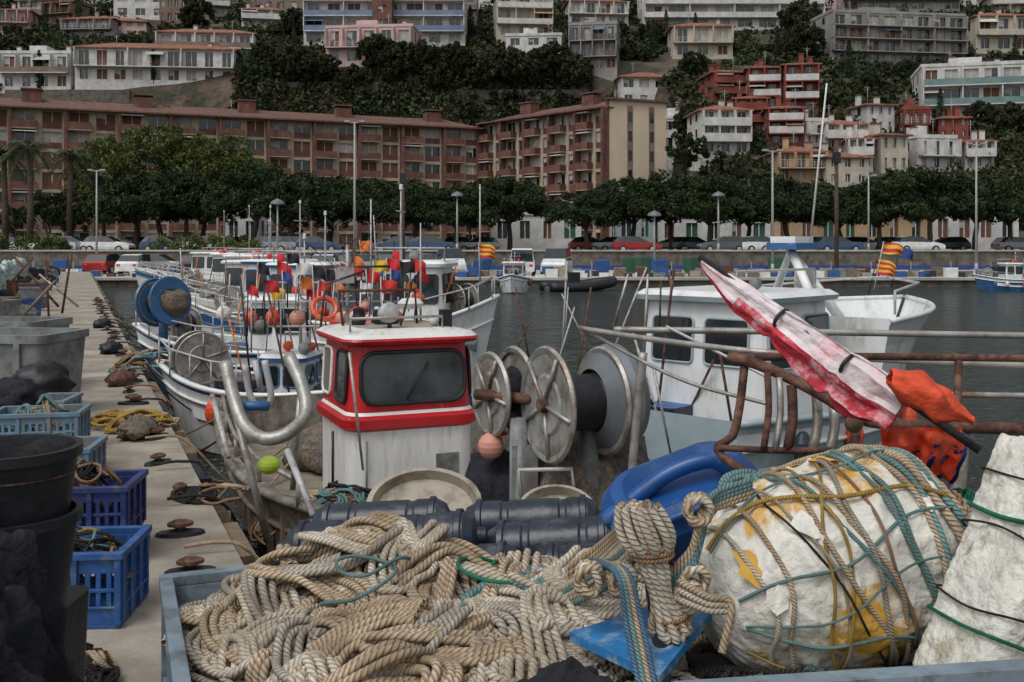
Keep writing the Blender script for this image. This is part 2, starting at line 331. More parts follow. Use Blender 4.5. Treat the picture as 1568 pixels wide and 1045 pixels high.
# ------------------------------------------------------------ buildings
BLD=[]
def block(b,w,d,h,fl,bays,wall,acc,bal,roof,glassmats,deep=5,ratio=.6):
    T=.3; fh=h/fl; bw=w/bays
    b.box(-w/2,w/2,T,d,-deep,h,wall); b.box(-w/2,w/2,0,T,-deep,0,wall)
    for f in range(fl):
        z=f*fh
        for k in range(bays):
            x=-w/2+k*bw; ow=bw*ratio*(1 if bal=='alt' else R.uniform(.7,1.08)); a=x+(bw-ow)/2; c=a+ow; hasb=bal and (bal!='alt' or k%2==0) and f>0
            s=z+(.06 if hasb else .32)*fh; t=z+.84*fh
            b.box(x,a,0,T,z,z+fh,wall); b.box(c,x+bw,0,T,z,z+fh,wall); b.box(a,c,0,T,z,s,acc if bal=='alt' and k%2 else wall); b.box(a,c,0,T,t,z+fh,wall)
            g=R.choice(glassmats); b.add([(a,T-.04,s),(c,T-.04,s),(c,T-.04,t),(a,T-.04,t)],[(0,1,2,3)],g)
            mmid=(a+c)/2; b.box(mmid-.04,mmid+.04,T-.12,T-.05,s,t,FLAGW)
            if R.random()<.35: b.add([(a,T-.1,t-(t-s)*R.uniform(.3,.7)),(mmid-.05,T-.1,t-(t-s)*.5),(mmid-.05,T-.1,t),(a,T-.1,t)],[(0,1,2,3)],CURT)
        if bal and f>0:
            if bal=='alt':
                for k in range(0,bays,2):
                    x=-w/2+k*bw+.15; b.box(x,x+bw-.3,-1.2,-.002,z-.18,z,HBEI); b.box(x,x+bw-.3,-1.25,-1.1,z,z+.95,acc); b.box(x+.004,x+.12,-1.1,-.002,z,z+.95,acc); b.box(x+bw-.42,x+bw-.304,-1.1,-.002,z,z+.95,acc)
                    if R.random()<.3: b.box(x,x+bw-.3,-1.15,-.3,z+fh*.8,z+fh*.84,FLAGW)
            else:
                x0,x1=-w/2+bw*.05,w/2-bw*.05; b.box(x0,x1,-1.3,-.002,z-.18,z,wall)
                if bal=='bars':
                    for zz in(.35,.65,.95): b.box(x0,x1,-1.28,-1.24,z+zz-.03,z+zz,acc)
                    n=int((x1-x0)/.9)+1
                    for q in range(n+1): xx=x0+(x1-x0)*q/n; b.box(xx-.025,xx+.025,-1.27,-1.23,z,z+.92,acc)
                else: b.box(x0,x1,-1.3,-1.22,z,z+.95,acc)
                for q in range(0,bays+1,max(1,bays//3)):
                    xx=x0+(x1-x0)*q/bays; b.box(xx-.09,xx+.09,-1.2,-.002,z,z+fh-.18,wall)
                if R.random()<.35:
                    q=R.randint(0,bays-1); xx=x0+(x1-x0)*q/bays; b.add([(xx,-.05,z+fh*.85),(xx+bw,-.05,z+fh*.85),(xx+bw,-1.5,z+fh*.6),(xx,-1.5,z+fh*.6)],[(0,1,2,3)],R.choice([CURT,ROCH,RWHITE,BLUEG]))
    for sgn in(-1,1):
        for f in range(fl):
            for q in(.3,.7):
                y=d*q; z=f*fh+.35*fh; X=sgn*w/2
                b.box(min(X,X+sgn*.05),max(X,X+sgn*.05),y-.6,y+.6,z-.08,z+.5*fh+.08,acc if acc not in(GREENG,BLUEG) else wall)
                X2=X+sgn*.052; b.box(min(X2,X2+sgn*.015),max(X2,X2+sgn*.015),y-.5,y+.5,z,z+.5*fh,GLASS)
    if roof=='flat':
        b.box(-w/2-.12,w/2+.12,-.12,.2,h,h+.5,wall); b.box(-w/2-.12,w/2+.12,d-.2,d+.12,h,h+.5,wall); b.box(-w/2-.12,-w/2+.2,.2,d-.2,h,h+.5,wall); b.box(w/2-.2,w/2+.12,.2,d-.2,h,h+.5,wall)
        b.box(-w*.2,w*.05,d*.35,d*.7,h+.003,h+2,wall)
    else:
        o=.5; rm=TILE if roof!='brown' else TILE2; rh=min(w,d)*.17; r0=[(-w/2-o,-o,h),(w/2+o,-o,h),(w/2+o,d+o,h),(-w/2-o,d+o,h)]
        i=min(w,d)/2*.95; rr=[(-w/2+i,d/2-.05,h+rh),(w/2-i,d/2-.05,h+rh)]
        if w<=d: rr=[(-.2,d/2,h+rh),(.2,d/2,h+rh)]
        b.add(r0+rr+[(x,y,z-.2) for x,y,z in r0],[(0,1,5,4),(1,2,5),(2,3,4,5),(3,0,4),(0,6,7,1),(1,7,8,2),(2,8,9,3),(3,9,6,0),(9,8,7,6)],rm)
    for q in range(2):
        x=R.uniform(-w*.4,w*.4); y=R.uniform(.25,.7)*d; b.box(x-.35,x+.35,y-.3,y+.3,h,h+1.6+q*.3,wall); b.box(x-.45,x+.45,y-.4,y+.4,h+1.6+q*.3,h+1.75+q*.3,TILE2)
    x=R.uniform(-w*.4,w*.4); b.tube([(x,d*.4,h),(x,d*.4,h+3.2)],.04,GALV,4); b.box(x-.5,x+.5,d*.4-.02,d*.4+.02,h+2.9,h+2.95,GALV); b.box(x-.35,x+.35,d*.4-.02,d*.4+.02,h+2.6,h+2.65,GALV)
def building(name,u0,u1,vt,vb,wall,fl,bays,bal=None,acc=None,roof='flat',rot=0,d=9,Y=None,ratio=.6,g=None):
    u=(u0+u1)/2
    if Y is None: Y=hit(u,vb)
    p=sv(u,vb,Y); W=(u1-u0)/1568*Y; a=rad(rot)
    if rot: W=max(3,(W-d*abs(math.sin(a)))/math.cos(a)) if W>d*abs(math.sin(a))+3 else W*.8
    h=(vb-vt)/1568*Y; b=MB(name)
    block(b,W,d,h,fl,bays,wall,acc or wall,bal,roof,g or [GLASS,GLASS,GLASS,CURT,SHUT],ratio=ratio)
    b.build(TR(p.x,Y,p.z,a)); BLD.append((p.x,Y,W,d))
BL=building
BL('villa_with_brick_arcade',115,362,74,132,RWHITE,2,9,'bars',RBRN,'tile',6,11)
BL('villa_with_brick_arcade',238,392,50,98,RWHITE,2,5,'solid',RBRN,'tile',6,9)
BL('hillside_villa',0,108,82,142,RWHITE,2,4,'solid',RBRN,'flat',0)
BL('apartment_block',465,712,-45,72,RWHITE,5,8,'solid',BLUEG,'flat',0,12,ratio=.8)
BL('brick_stair_tower',570,600,-40,71,BRICK,5,1,None,None,'flat',0,3,Y=196)
BL('pink_house',494,636,42,103,RPINK,2,5,'bars',RWHITE,'flat',-6)
BL('cream_house',757,850,-12,62,RCREAM,3,3,'solid',RWHITE,'tile',5)
BL('white_villa',772,862,55,96,RWHITE,2,3,None,None,'flat',-5,7)
BL('grey_apartment_block',866,950,38,112,RGREY,3,4,'bars',RBRN,'flat',-10,8)
BL('white_apartment_block',868,965,2,42,RWHITE,2,4,'bars',RBRN,'tile',5,8)
BL('white_house_with_tiled_roof',946,1050,118,166,RWHITE,2,4,None,None,'tile',6,9)
BL('cream_villa',1030,1122,40,92,RCREAM,2,3,'bars',RWHITE,'tile',0)
BL('long_white_apartment_block',985,1262,-35,48,RWHITE,4,8,'solid',RWHITE,'flat',0,10,ratio=.75)
BL('terraced_apartment_block',1262,1490,22,100,RGREY,4,8,'bars',RBRN,'flat',8,10,ratio=.75)
BL('upper_apartment_block',1290,1470,-40,20,RGREY,3,7,'solid',RWHITE,'flat',0,10,ratio=.75)
BL('green_glazed_apartment_block',1405,1600,100,190,RWHITE,3,6,'solid',GREENG,'flat',-14,12,ratio=.85)
BL('cream_terraced_house',1494,1580,24,84,RCREAM,2,3,'solid',RCREAM,'tile',0)
for (a,b_,c,d_) in((1088,1150,110,160),(1140,1200,103,170),(1196,1258,98,178),(1120,1180,150,205),(1170,1235,165,225)):
    BL('red_terrace_house',a,b_,c,d_,RRED,3,2,'solid',RWHITE if a>1130 else RRED,'tile',R.choice([-8,6]),8,ratio=.5)
BL('white_house_with_arch',1070,1152,168,240,RWHITE,3,3,'solid',RWHITE,'tile',4,8)
BL('white_hillside_house',1010,1062,182,232,RWHITE,2,2,None,None,'flat',0,7)
for i,(a,b_,c,d_) in enumerate(((1262,1330,190,232),(1320,1378,160,206),(1376,1430,168,214),(1290,1345,212,262),(1340,1400,206,268),(1395,1475,212,265),(1470,1530,216,262),(1430,1490,180,214),(1225,1275,186,225))):
    BL('white_village_house',a,b_,c,d_,[RWHITE,RWHITE,RRED,RWHITE,RCREAM][i%5],2,3,['solid',None,'bars'][i%3],RWHITE,['tile','tile','flat'][i%3],R.choice([-12,0,10]),8,ratio=.42)
BL('ochre_house',1190,1265,232,282,ROCH,2,3,'bars',RWHITE,'tile',0,8,ratio=.45)
BL('ochre_house',1262,1335,240,286,RCREAM,2,3,None,ROCH,'tile',4,8,ratio=.45)
UU=[20,90,190,265,330,405,60,150,240,745,800,870,930,1000,1290,1380,1500,1560,690,440,135,300,380,1545,215]
VB=[55,40,58,38,30,44,15,8,10,15,5,2,5,10,15,5,15,60,30,20,62,12,10,20,30]
for i in range(25):
    u=UU[i]; vb=VB[i]; wv=R.uniform(50,90)
    BL('hilltop_house',u-wv/2,u+wv/2,vb-R.uniform(26,42),vb,R.choice([RWHITE,RWHITE,RCREAM,RPINK,RBRN,RGREY]),2,R.randint(3,4),R.choice(['solid','bars',None]),R.choice([RWHITE,RBRN]),R.choice(['tile','flat','tile']),R.uniform(-15,15),8)
for (n,a,b_,c,wall,bal) in(('harbour_shed',752,890,330,RWHITE,None),('pale_blue_kiosk',945,1002,322,PALEB,None),('harbour_warehouse',1008,1180,334,RWHITE,None),('ochre_harbour_store',1185,1420,322,ROCH,None),('white_harbour_store',1428,1560,326,RWHITE,None),('garden_pavilion',345,395,330,RWHITE,None)):
    BL(n,a,b_,c,382,wall,1,max(2,int((b_-a)/32)),bal,None,'flat' if a!=1185 else 'tile',0,6,Y=105.5,ratio=.5,g=[GLASS,DGRE,SHUT])
# hotel
def wing(name,p0,p1,h,d,bays):
    dx,dy=p1[0]-p0[0],p1[1]-p0[1]; W=math.hypot(dx,dy); b=MB(name)
    block(b,W,d,h,7,bays,HBEI,BRICK,'alt','brown',[GLASS,CURT,GLASS,SHUT],1,.72)
    for k in range(0,bays+1,2):
        x=-W/2+W/bays*k; b.box(x-.2,x+.2,-1.3,.0,0,h-.25,BRICK)
    b.box(-W/2,W/2,-1.6,-.52,h-.25,h-.02,TILE2)
    for k in range(bays//4): x=-W/2+W*(k+.5)/(bays//4); b.box(x-1.2,x+1.2,3,5,h+.3,h+2.4+R.uniform(0,.6),BRICK); b.box(x-1.4,x+1.4,2.8,5.2,h+2.9,h+3.1,TILE2)
    return b.build(TR((p0[0]+p1[0])/2,(p0[1]+p1[1])/2,1,math.atan2(dy,dx)))
wing('brick_hotel',(-100,126),(-4.7,166),19.5,11,30)
o=wing('brick_hotel_wing',(-4.7,166),(13.6,145.5),20.3,11.5,10)
b=MB('hotel_gable_end'); W_=9.6; b.box(0,W_,0,.25,0,21.3,OCHL)
for xx in(3.0,6.6):
    b.box(xx,xx+.9,-.06,-.002,0,20.6,RBRN)
    for z in range(7): b.box(xx+.15,xx+.75,-.09,-.062,1.5+z*2.8,3.0+z*2.8,GLASS)
b.box(-.3,0,-.1,.4,0,21.3,BRICK); b.box(-.4,W_+.3,-.5,.6,21.3,21.6,TILE2)
b.build(TR(13.75,145.3,1,math.atan2(6.5,8.2)-.25))
# ------------------------------------------------------------ vegetation
def leafarr(C,Rr,per,size,squash=1):
    C=np.array(C,float); Rr=np.array(Rr,float); n=len(C)*per
    c=np.repeat(C,per,0); r=np.repeat(Rr,per)[:,None]
    d=NR.normal(size=(n,3)); d/=np.linalg.norm(d,axis=1)[:,None]; d*=NR.uniform(.45,1.05,(n,1))*r; d[:,2]*=squash
    p=c+d; a=NR.normal(size=(n,3)); a/=np.linalg.norm(a,axis=1)[:,None]; b_=np.cross(a,NR.normal(size=(n,3))); b_/=np.linalg.norm(b_,axis=1)[:,None]
    s=size*NR.uniform(.6,1.4,(n,1)); a*=s; b_*=s*.6
    V=np.stack([p-a,p-b_,p+a,p+b_],1).reshape(-1,3); F=np.arange(n*4).reshape(-1,4); return V,F
def pine(seed):
    rg=random.Random(seed); b=MB('umbrella_pine_tree'); lean=rg.uniform(-.6,.6)
    b.tube([(0,0,-.2),(lean*.3,0,1.2),(lean*.7,.1,2.0),(lean,.1,3.2)],.24,BARK,8,.15)
    C=[];Rr=[]
    for k in range(8):
        a=k*.785+rg.uniform(-.3,.3); rr=rg.uniform(1.5,2.8); b.tube([(lean*.8,.05,2.2),(lean+.4*rr*math.cos(a),.4*rr*math.sin(a),3.2),(lean+rr*math.cos(a),rr*math.sin(a),3.9+rg.uniform(0,.6))],.09,BARK,5,.03)
    sx_=rg.uniform(3.1,4.0); hz_=rg.uniform(2.7,3.6)
    for k in range(120):
        a=rg.uniform(0,6.28); q=rg.random()**.5; x=sx_*q*math.cos(a); y=3.5*q*math.sin(a); z=3.1+hz_*math.sqrt(max(0,1-q*q))*rg.uniform(.05,1)+rg.uniform(-.4,.2)
        C.append((lean+x,y,z)); Rr.append(rg.uniform(.4,.9))
    V,F=leafarr(C,Rr,130,.13,.7); b.add(V.tolist(),F.tolist(),PINE); return b
pv=[pine(s).build(TR(0,-500,-50)) for s in(1,2,3,4,5)]
PX=[(205,1.15),(255,1.25),(315,1.2),(380,1.25),(440,1.2),(500,1.2),(565,1.1),(625,1.0),(690,1.0),(785,1.25),(900,.95),(970,1.15),(1020,1.2),(1085,1.15),(1140,1.15),(1215,1.15),(1290,1.0),(1350,1.05),(1430,1.2),(1490,1.25),(1556,1.2)]
for i,(u,s) in enumerate(PX):
    Y=R.uniform(92,99); M=TR(*sv(u+R.uniform(-8,8),375,Y).xy,1,R.uniform(0,6),s*R.uniform(.93,1.04))
    if i<5: pv[i].matrix_world=M
    else: inst(pv[i%5],M)
def leafy(name,mat_,H,rx,rz,cz,n,per,size,seed,tr=.3):
    rg=random.Random(seed); b=MB(name); b.tube([(0,0,-.3),(.1,0,H*.25),(0,.1,H*.5),(.1,0,H*.75)],tr,BARK,8,tr*.3); C=[];Rr=[]
    for k in range(10):
        a=rg.uniform(0,6.28); q=rg.uniform(.5,.9); z0=H*rg.uniform(.25,.5); e=(rx*q*math.cos(a),rx*q*math.sin(a),cz+rz*rg.uniform(-.6,.6)); b.tube([(0,0,z0),(e[0]*.4,e[1]*.4,z0*.5+e[2]*.5),e],tr*.35,BARK,5,.03)
    while len(C)<n:
        p=[rg.uniform(-1,1) for _ in range(3)]; d=math.sqrt(sum(x*x for x in p))
        if d>1 or d<.3: continue
        C.append((p[0]*rx,p[1]*rx,cz+p[2]*rz)); Rr.append(rg.uniform(.1,.2)*rx)
    V,F=leafarr(C,Rr,per,size); b.add(V.tolist(),F.tolist(),mat_); return b
b=leafy('plane_tree',LEAFL,13,4.8,4.8,8.6,140,110,.15,3); o=b.build(TR(*sv(210,375,108).xy,1))
inst(o,TR(*sv(285,375,110).xy,1,1.5,1.02)); inst(o,TR(*sv(160,375,106).xy,1,3,.85)); inst(o,TR(*sv(345,375,113).xy,1,4,.95))
o=leafy('roadside_tree',PINE,5,2.0,1.6,3.6,50,90,.12,5,.15).build(TR(*sv(1050,240,138).xy,9,0,1.5))
for u,y in((20,104),(75,103),(110,101),(445,104),(505,105),(640,104),(720,103),(1040,135),(1235,118)): inst(o,TR(*sv(u,375,y).xy,terr(sv(u,375,y).x,y),u,R.uniform(.8,1.2)))
def palm():
    b=MB('palm_tree'); b.tube([(0,0,-.2),(.1,0,4),(0,.1,9)],.32,BARK,8,.22)
    for k in range(46):
        a=R.uniform(0,6.28); el=R.uniform(-.7,1.2); L_=R.uniform(2,2.7); pts=[]
        for q in range(7):
            t=q/6; r=L_*t*math.cos(el); z=9+L_*t*math.sin(el)-1.6*t*t; pts.append(Vector((r*math.cos(a),r*math.sin(a),z)))
        b.tube(pts,.025,PALM,3,.01)
        sd=Vector((-math.sin(a),math.cos(a),0))
        for q in range(14):
            t=.15+.85*q/14; i=min(5,int(t*6)); p=pts[i].lerp(pts[i+1],t*6-i); L2=.55*(1-abs(t-.5)*.9)
            for s in(-1,1):
                e=p+sd*s*L2+Vector((math.cos(a)*.2,math.sin(a)*.2,-.3)); b.add([p,p+Vector((math.cos(a)*.1,math.sin(a)*.1,0)),e],[(0,1,2)],PALM)
    return b
o=palm().build(TR(*sv(45,375,92).xy,1,0,1.05)); inst(o,TR(*sv(8,375,94).xy,1,2,1.0)); inst(o,TR(*sv(108,375,96).xy,1,4,1.0)); inst(o,TR(*sv(148,375,99).xy,1,4,.8))
def fastmesh(name,V,F,m_):
    me=bpy.data.meshes.new(name); me.vertices.add(len(V)); me.vertices.foreach_set('co',V.astype(np.float32).ravel()); me.loops.add(F.size); me.loops.foreach_set('vertex_index',F.astype(np.int32).ravel())
    me.polygons.add(len(F)); me.polygons.foreach_set('loop_start',(np.arange(len(F))*4).astype(np.int32)); me.update(calc_edges=True); me.materials.append(m_)
    ob=bpy.data.objects.new(name,me); bpy.context.scene.collection.objects.link(ob); return ob
C=[];Rr=[]
for k in range(26000):
    ramp=k>19000
    if ramp: Y=R.uniform(172.5,192); X=R.uniform(-105,25)
    else: Y=118+(R.random()**1.1)*180; X=R.uniform(-.56,.56)*Y
    if not ramp and X<24 and Y<177: continue
    bad=False
    for (bx,by,bw,bd) in BLD:
        if abs(X-bx)<bw/2+.5 and by-2.6<Y<by+bd+.5: bad=True; break
    if bad or noise.noise((X*.09,Y*.09,3))<(-.5 if ramp else -.45): continue
    s=R.uniform(.6,1.4)*(1.7 if R.random()<.12 else 1)
    for q in range(2): C.append((X+R.uniform(-s,s)*.7,Y+R.uniform(-s,s)*.7,terr(X,Y)+s*R.uniform(.2,1.0))); Rr.append(s*.8)
V,F=leafarr(C,Rr,17,.4); fastmesh('hillside_shrubbery',V,F,LEAFD)
b=MB('cypress_tree'); C=[(0,0,.6+i*.45) for i in range(14)]; Rr=[.75*math.sin(math.pi*(i+2.5)/17) for i in range(14)]; V,F=leafarr(C,Rr,90,.13); b.add(V.tolist(),F.tolist(),LEAFC); b.tube([(0,0,-.5),(0,0,3)],.1,BARK); o=b.build(TR(0,0,-40))
for i,(u,v) in enumerate([(70,60),(120,50),(235,130),(385,150),(720,60),(735,75),(1000,95),(1020,55),(1065,60),(1140,30),(1300,130),(1440,195),(1555,110),(450,90),(1190,95),(905,150),(60,150)]):
    y=hit(u,v); p=sv(u,v,y); M=TR(p.x,y,terr(p.x,y),i,R.uniform(.7,1.2))
    if i==0: o.matrix_world=M
    else: inst(o,M)
o=leafy('hillside_tree',LEAFD,6,3,2.4,4.0,80,90,.22,8,.2).build(TR(*sv(1225,90,200).xy,terr(sv(1225,90,200).x,200),0,1.4))
for u,v in((560,135),(600,140),(650,120),(700,130),(760,125),(820,135),(880,150),(540,150),(450,140),(420,120),(730,150),(1060,120),(1000,75),(1390,130),(1230,95),(1500,200),(1545,210),(1060,215),(950,60),(1330,140),(20,60),(300,48),(450,60),(660,20),(580,120),(500,125),(850,120),(670,150),(400,100),(480,140),(620,125),(780,140),(440,110)):
    y=hit(u,v); p=sv(u,v,y); inst(o,TR(p.x,y,terr(p.x,y)-1,u,R.uniform(.6,1.25)))
b=MB('clipped_hedge'); C=[];Rr=[]
for x0,x1 in((-48,-38),(-31,-22)):
    for k in range(60): C.append((R.uniform(x0,x1),88.2+R.uniform(-.3,.3),1.2+R.uniform(0,1.1))); Rr.append(.4)
V,F=leafarr(C,Rr,90,.1); b.add(V.tolist(),F.tolist(),LEAFL); b.build()
# ------------------------------------------------------------ lamps & poles
def lamp(u,vtop,Y,zb,kind=0):
    p=sv(u,vtop,Y); b=MB('street_lamp'); b.tube([(0,0,0),(0,0,.8)],.13,LAMPM,8,.11); b.tube([(0,0,.8),(0,0,p.z-zb)],.1,LAMPM,8,.06)
    h=p.z-zb
    if kind==0: b.tube([(-.4,0,h),(.4,0,h)],.05,LAMPM,6); b.box(-.7,-.3,-.15,.15,h+.03,h+.15,LAMPM); b.box(.3,.7,-.15,.15,h+.03,h+.15,LAMPM)
    else: b.lathe([(.05,h-.1),(.55,h-.02),(.5,h+.15),(.1,h+.35),(.001,h+.4)],DRUMG,12)
    b.build(TR(p.x,Y,zb))
lamp(543,188,70,-.4); lamp(1183,232,70,-.4); lamp(1495,222,72,-.4); lamp(425,312,78,-.4,1); lamp(148,262,84,-.4); lamp(1002,330,80,-.4,1); lamp(1330,270,90,1); lamp(1100,300,88,1,1); lamp(700,300,88,1,1)
b=MB('utility_pole')
for u,v,Y in((617,258,82),(1281,225,75)):
    p=sv(u,v,Y); b.tube([(p.x,Y,-.4),(p.x,Y,p.z)],.17,BARK,8,.13); b.box(p.x-.25,p.x+.25,Y-.2,Y+.2,p.z-1.2,p.z-.4,BLACK)
b.build()
# ------------------------------------------------------------ cars
def car(name,col,L_=4.2,H=1.45,van=False):
    b=MB(name); hl=L_/2
    if van: st=[(-hl,.6,.9,.95),(-hl+.05,.55,1.0,H-.1),(-hl+.3,.5,1.0,H),(hl-1.5,.5,1.0,H),(hl-.75,.5,1.02,1.15),(hl-.1,.45,.8,.9),(hl,.5,.7,.75)]
    else: st=[(-hl,.55,.75,.8),(-hl+.15,.5,.92,.96),(-hl+.5,.5,.95,H-.08),(-hl+1.0,.5,.95,H),(hl-2.0,.5,.93,H-.03),(hl-1.15,.5,.9,.97),(hl-.2,.45,.72,.78),(hl,.45,.6,.65)]
    W=.86
    rows=[[(x,-W*.96,.28),(x,-W,lo),(x,-W*.97,be),(x,-(W-.18 if top-be>.2 else W*.9),top),(x,(W-.18 if top-be>.2 else W*.9),top),(x,W*.97,be),(x,W,lo),(x,W*.96,.28)] for x,lo,be,top in st]
    for i in range(len(rows)-1):
        big=min(st[i][3]-st[i][2],st[i+1][3]-st[i+1][2])>.2; slope=not big and max(st[i][3]-st[i][2],st[i+1][3]-st[i+1][2])>.2
        for j in range(7):
            m_=col
            if j in(2,4) and (big or slope) and not(van and i<2): m_=GLASS
            if j==3 and slope: m_=GLASS
            b.add([rows[i][j],rows[i+1][j],rows[i+1][j+1],rows[i][j+1]],[(0,1,2,3)],m_)
    b.add(rows[0],[list(range(8))],col); b.add(rows[-1],[list(range(8))[::-1]],col)
    for x in(-hl+.8,hl-.85):
        for y in(-W+.02,W-.02):
            Mx=Matrix.Translation((x,y,.32))@Matrix.Rotation(rad(90),4,'X'); b.lathe([(.001,-.1),(.31,-.1),(.32,0),(.31,.1),(.001,.1)],TYRE,14,Mx); b.lathe([(.001,-.11),(.19,-.105),(.19,.105),(.001,.11)],GALV2,10,Mx)
    for y in(-.6,.6): b.box(hl-.06,hl+.01,y-.15,y+.15,.58,.7,FLAGW); b.box(-hl-.01,-hl+.08,y-.12,y+.12,.62,.78,FLAGR)
    if van: b.box(-hl-.012,-hl+.02,-.65,.65,1.05,1.5,GLASS)
    b.box(hl-.02,hl+.03,-.7,.7,.3,.45,TYRE)
    return b
cols=[mat('car_white',(.7,.7,.7),.3),mat('car_silver',(.35,.36,.37),.3,.4),mat('car_dark',(.02,.025,.03),.3),mat('car_red',(.3,.02,.02),.3),mat('car_blue',(.04,.08,.16),.3),mat('car_grey',(.12,.13,.14),.3,.3)]
cm=[car('parked_car',c) for c in cols]; ps=[c.build(TR(0,0,-45)) for c in cm]; used=set()
def pc(i,M):
    if i in used: inst(ps[i],M)
    else: used.add(i); ps[i].matrix_world=M
for u in list(range(20,740,34))+[905,935,975,1020,1062,1110,1160,1410,1200,1240,1290,1330,1370,1450,1500,1545]:
    if R.random()<.1: continue
    Y=R.choice([90.3,97.5]); p=sv(u+R.uniform(-12,12),375,Y); pc(R.choice([0,1,1,2,3,4,5,0]),TR(p.x,Y,1.01,R.choice([0,math.pi,.05])))
for u,i,a in((218,0,1.4),(302,2,1.7),(425,5,-1.5),(245,1,0),(640,3,-1.5),(600,5,1.5),(500,0,1.6),(530,4,1.5),(165,3,1.5),(350,1,.1),(380,0,1.6),(470,2,1.5),(560,1,-1.5),(660,0,0)):
    Y=R.uniform(70,75); p=sv(u,375,Y); pc(i,TR(p.x,Y,-.4,a))
v=car('white_van',cols[0],4.3,1.85,True).build(TR(*sv(799,375,71).xy,-.4,rad(90)))
inst(v,TR(*sv(853,375,71.5).xy,-.4,rad(-100))); inst(v,TR(*sv(690,375,72).xy,-.4,rad(-80)))
b=MB('wheelie_bin')
b.loft([(0,.5,.35,.05,DGRE),(1.0,.6,.42,.05,DGRE),(1.15,.6,.42,.1,DGRE)]); o=b.build(TR(*sv(965,375,76).xy,-.4))
for u in(985,1060,640,1190,1215): inst(o,TR(*sv(u,375,75).xy,-.4,R.random()))
b=MB('blue_waste_bin'); b.loft([(0,.4,.35,.05,CRB),(1.0,.5,.42,.05,CRB),(1.1,.48,.4,.1,CRB)]); o=b.build(TR(*sv(922,375,70).xy,-.4))
for u in(740,1010,95,700): inst(o,TR(*sv(u,375,71).xy,-.4,R.random()))
b=MB('quayside_gear')
for k in range(300):
    x=R.uniform(-38,38); y=R.uniform(66,69.5); s=R.uniform(.15,.42); b.loft([(-.4,s,s*.7,.05,R.choice([CRB,GREYT,NAVY,RUST,WOOD,BEIGE,FLAGW])),(-.4+s*R.uniform(.6,1.8),s,s*.7,.05,R.choice([CRB,GREYT,NETB,WHITE,DGRE]))],x,y)
b.build()
# ------------------------------------------------------------ boats
def lump(c,sc_,m_,amp=.25,f=2.5,nn=28,seed=0):
    vs=[];nl=nn//2
    for i in range(nl+1):
        for j in range(nn):
            th=math.pi*i/nl; ph=2*math.pi*j/nn; d=Vector((math.sin(th)*math.cos(ph),math.sin(th)*math.sin(ph),math.cos(th))); k=1+amp*noise.noise(d*f+Vector((seed,0,0)))+amp*.5*noise.noise(d*f*3+Vector((0,seed,0)))+amp*.25*noise.noise(d*f*8+Vector((0,seed,0))); vs.append(Vector(c)+Vector((d.x*sc_[0]*k,d.y*sc_[1]*k,d.z*sc_[2]*k)))
    b.add(vs,[(i*nn+j,(i+1)*nn+j,(i+1)*nn+(j+1)%nn,i*nn+(j+1)%nn) for i in range(nl) for j in range(nn)],m_,True)
def hull(b,L_,B,fb,bowup,bands,deckd=.5,deck=DECK,rake=.5,cap=WHITE,inner=WHITE,stern=.8,full=2.2):
    n=22; S=[0,.3,.52,.7,.82,.92,1.0]; grid=[]; inn=[]; dk=[]
    for i in range(n+1):
        t=i/n; hb=(stern+(1-stern)*math.sin(min(1,t/.45)*math.pi/2)) if t<.45 else max(.015,1-((t-.45)/.55)**full)
        gz=fb+bowup*max(0,(t-.4)/.6)**2+.06*(1-min(1,t/.3)); row=[]
        for s in S:
            z=-.35+(gz+.35)*s; fl=.5+.5*s**(.55+1.2*max(0,t-.5)); row.append((t*L_+rake*(s-1)*t**4,B/2*hb*fl,z))
        grid.append(row); wi=max(.005,B/2*hb-.07); inn.append((t*L_-(.1 if i==n else 0),wi,gz)); dk.append((t*L_-(.1 if i==n else 0),wi*.97,gz-deckd if t<.75 else gz-deckd+(deckd-.12)*sst(.75,.78,t)))
    for sg in(1,-1):
        for i in range(n):
            for j in range(6):
                q=[grid[i][j],grid[i+1][j],grid[i+1][j+1],grid[i][j+1]]; b.add([(x,y*sg,z) for x,y,z in q],[(0,1,2,3)],bands[j],True)
            for A,Bn,m_ in((([g[6] for g in grid]),inn,cap),(inn,dk,inner)):
                q=[A[i],A[i+1],Bn[i+1],Bn[i]]; b.add([(x,y*sg,z) for x,y,z in q],[(0,1,2,3)],m_)
        b.tube([(g[6][0],(g[6][1]+.01)*sg,g[6][2]-.02) for g in grid],.035,cap,6)
        b.tube([(g[4][0],(g[4][1]+.015)*sg,g[4][2]) for g in grid],.022,bands[4],6)
    for i in range(n): b.add([(dk[i][0],dk[i][1],dk[i][2]),(dk[i+1][0],dk[i+1][1],dk[i+1][2]),(dk[i+1][0],-dk[i+1][1],dk[i+1][2]),(dk[i][0],-dk[i][1],dk[i][2])],[(0,1,2,3)],deck)
    r=grid[0]; b.add([(x,y,z) for x,y,z in r]+[(x,-y,z) for x,y,z in r][::-1],[list(range(14))],bands[3])
    return lambda t,s=1:(t*L_,grid[int(t*n)][6][1]*s,grid[int(t*n)][6][2])
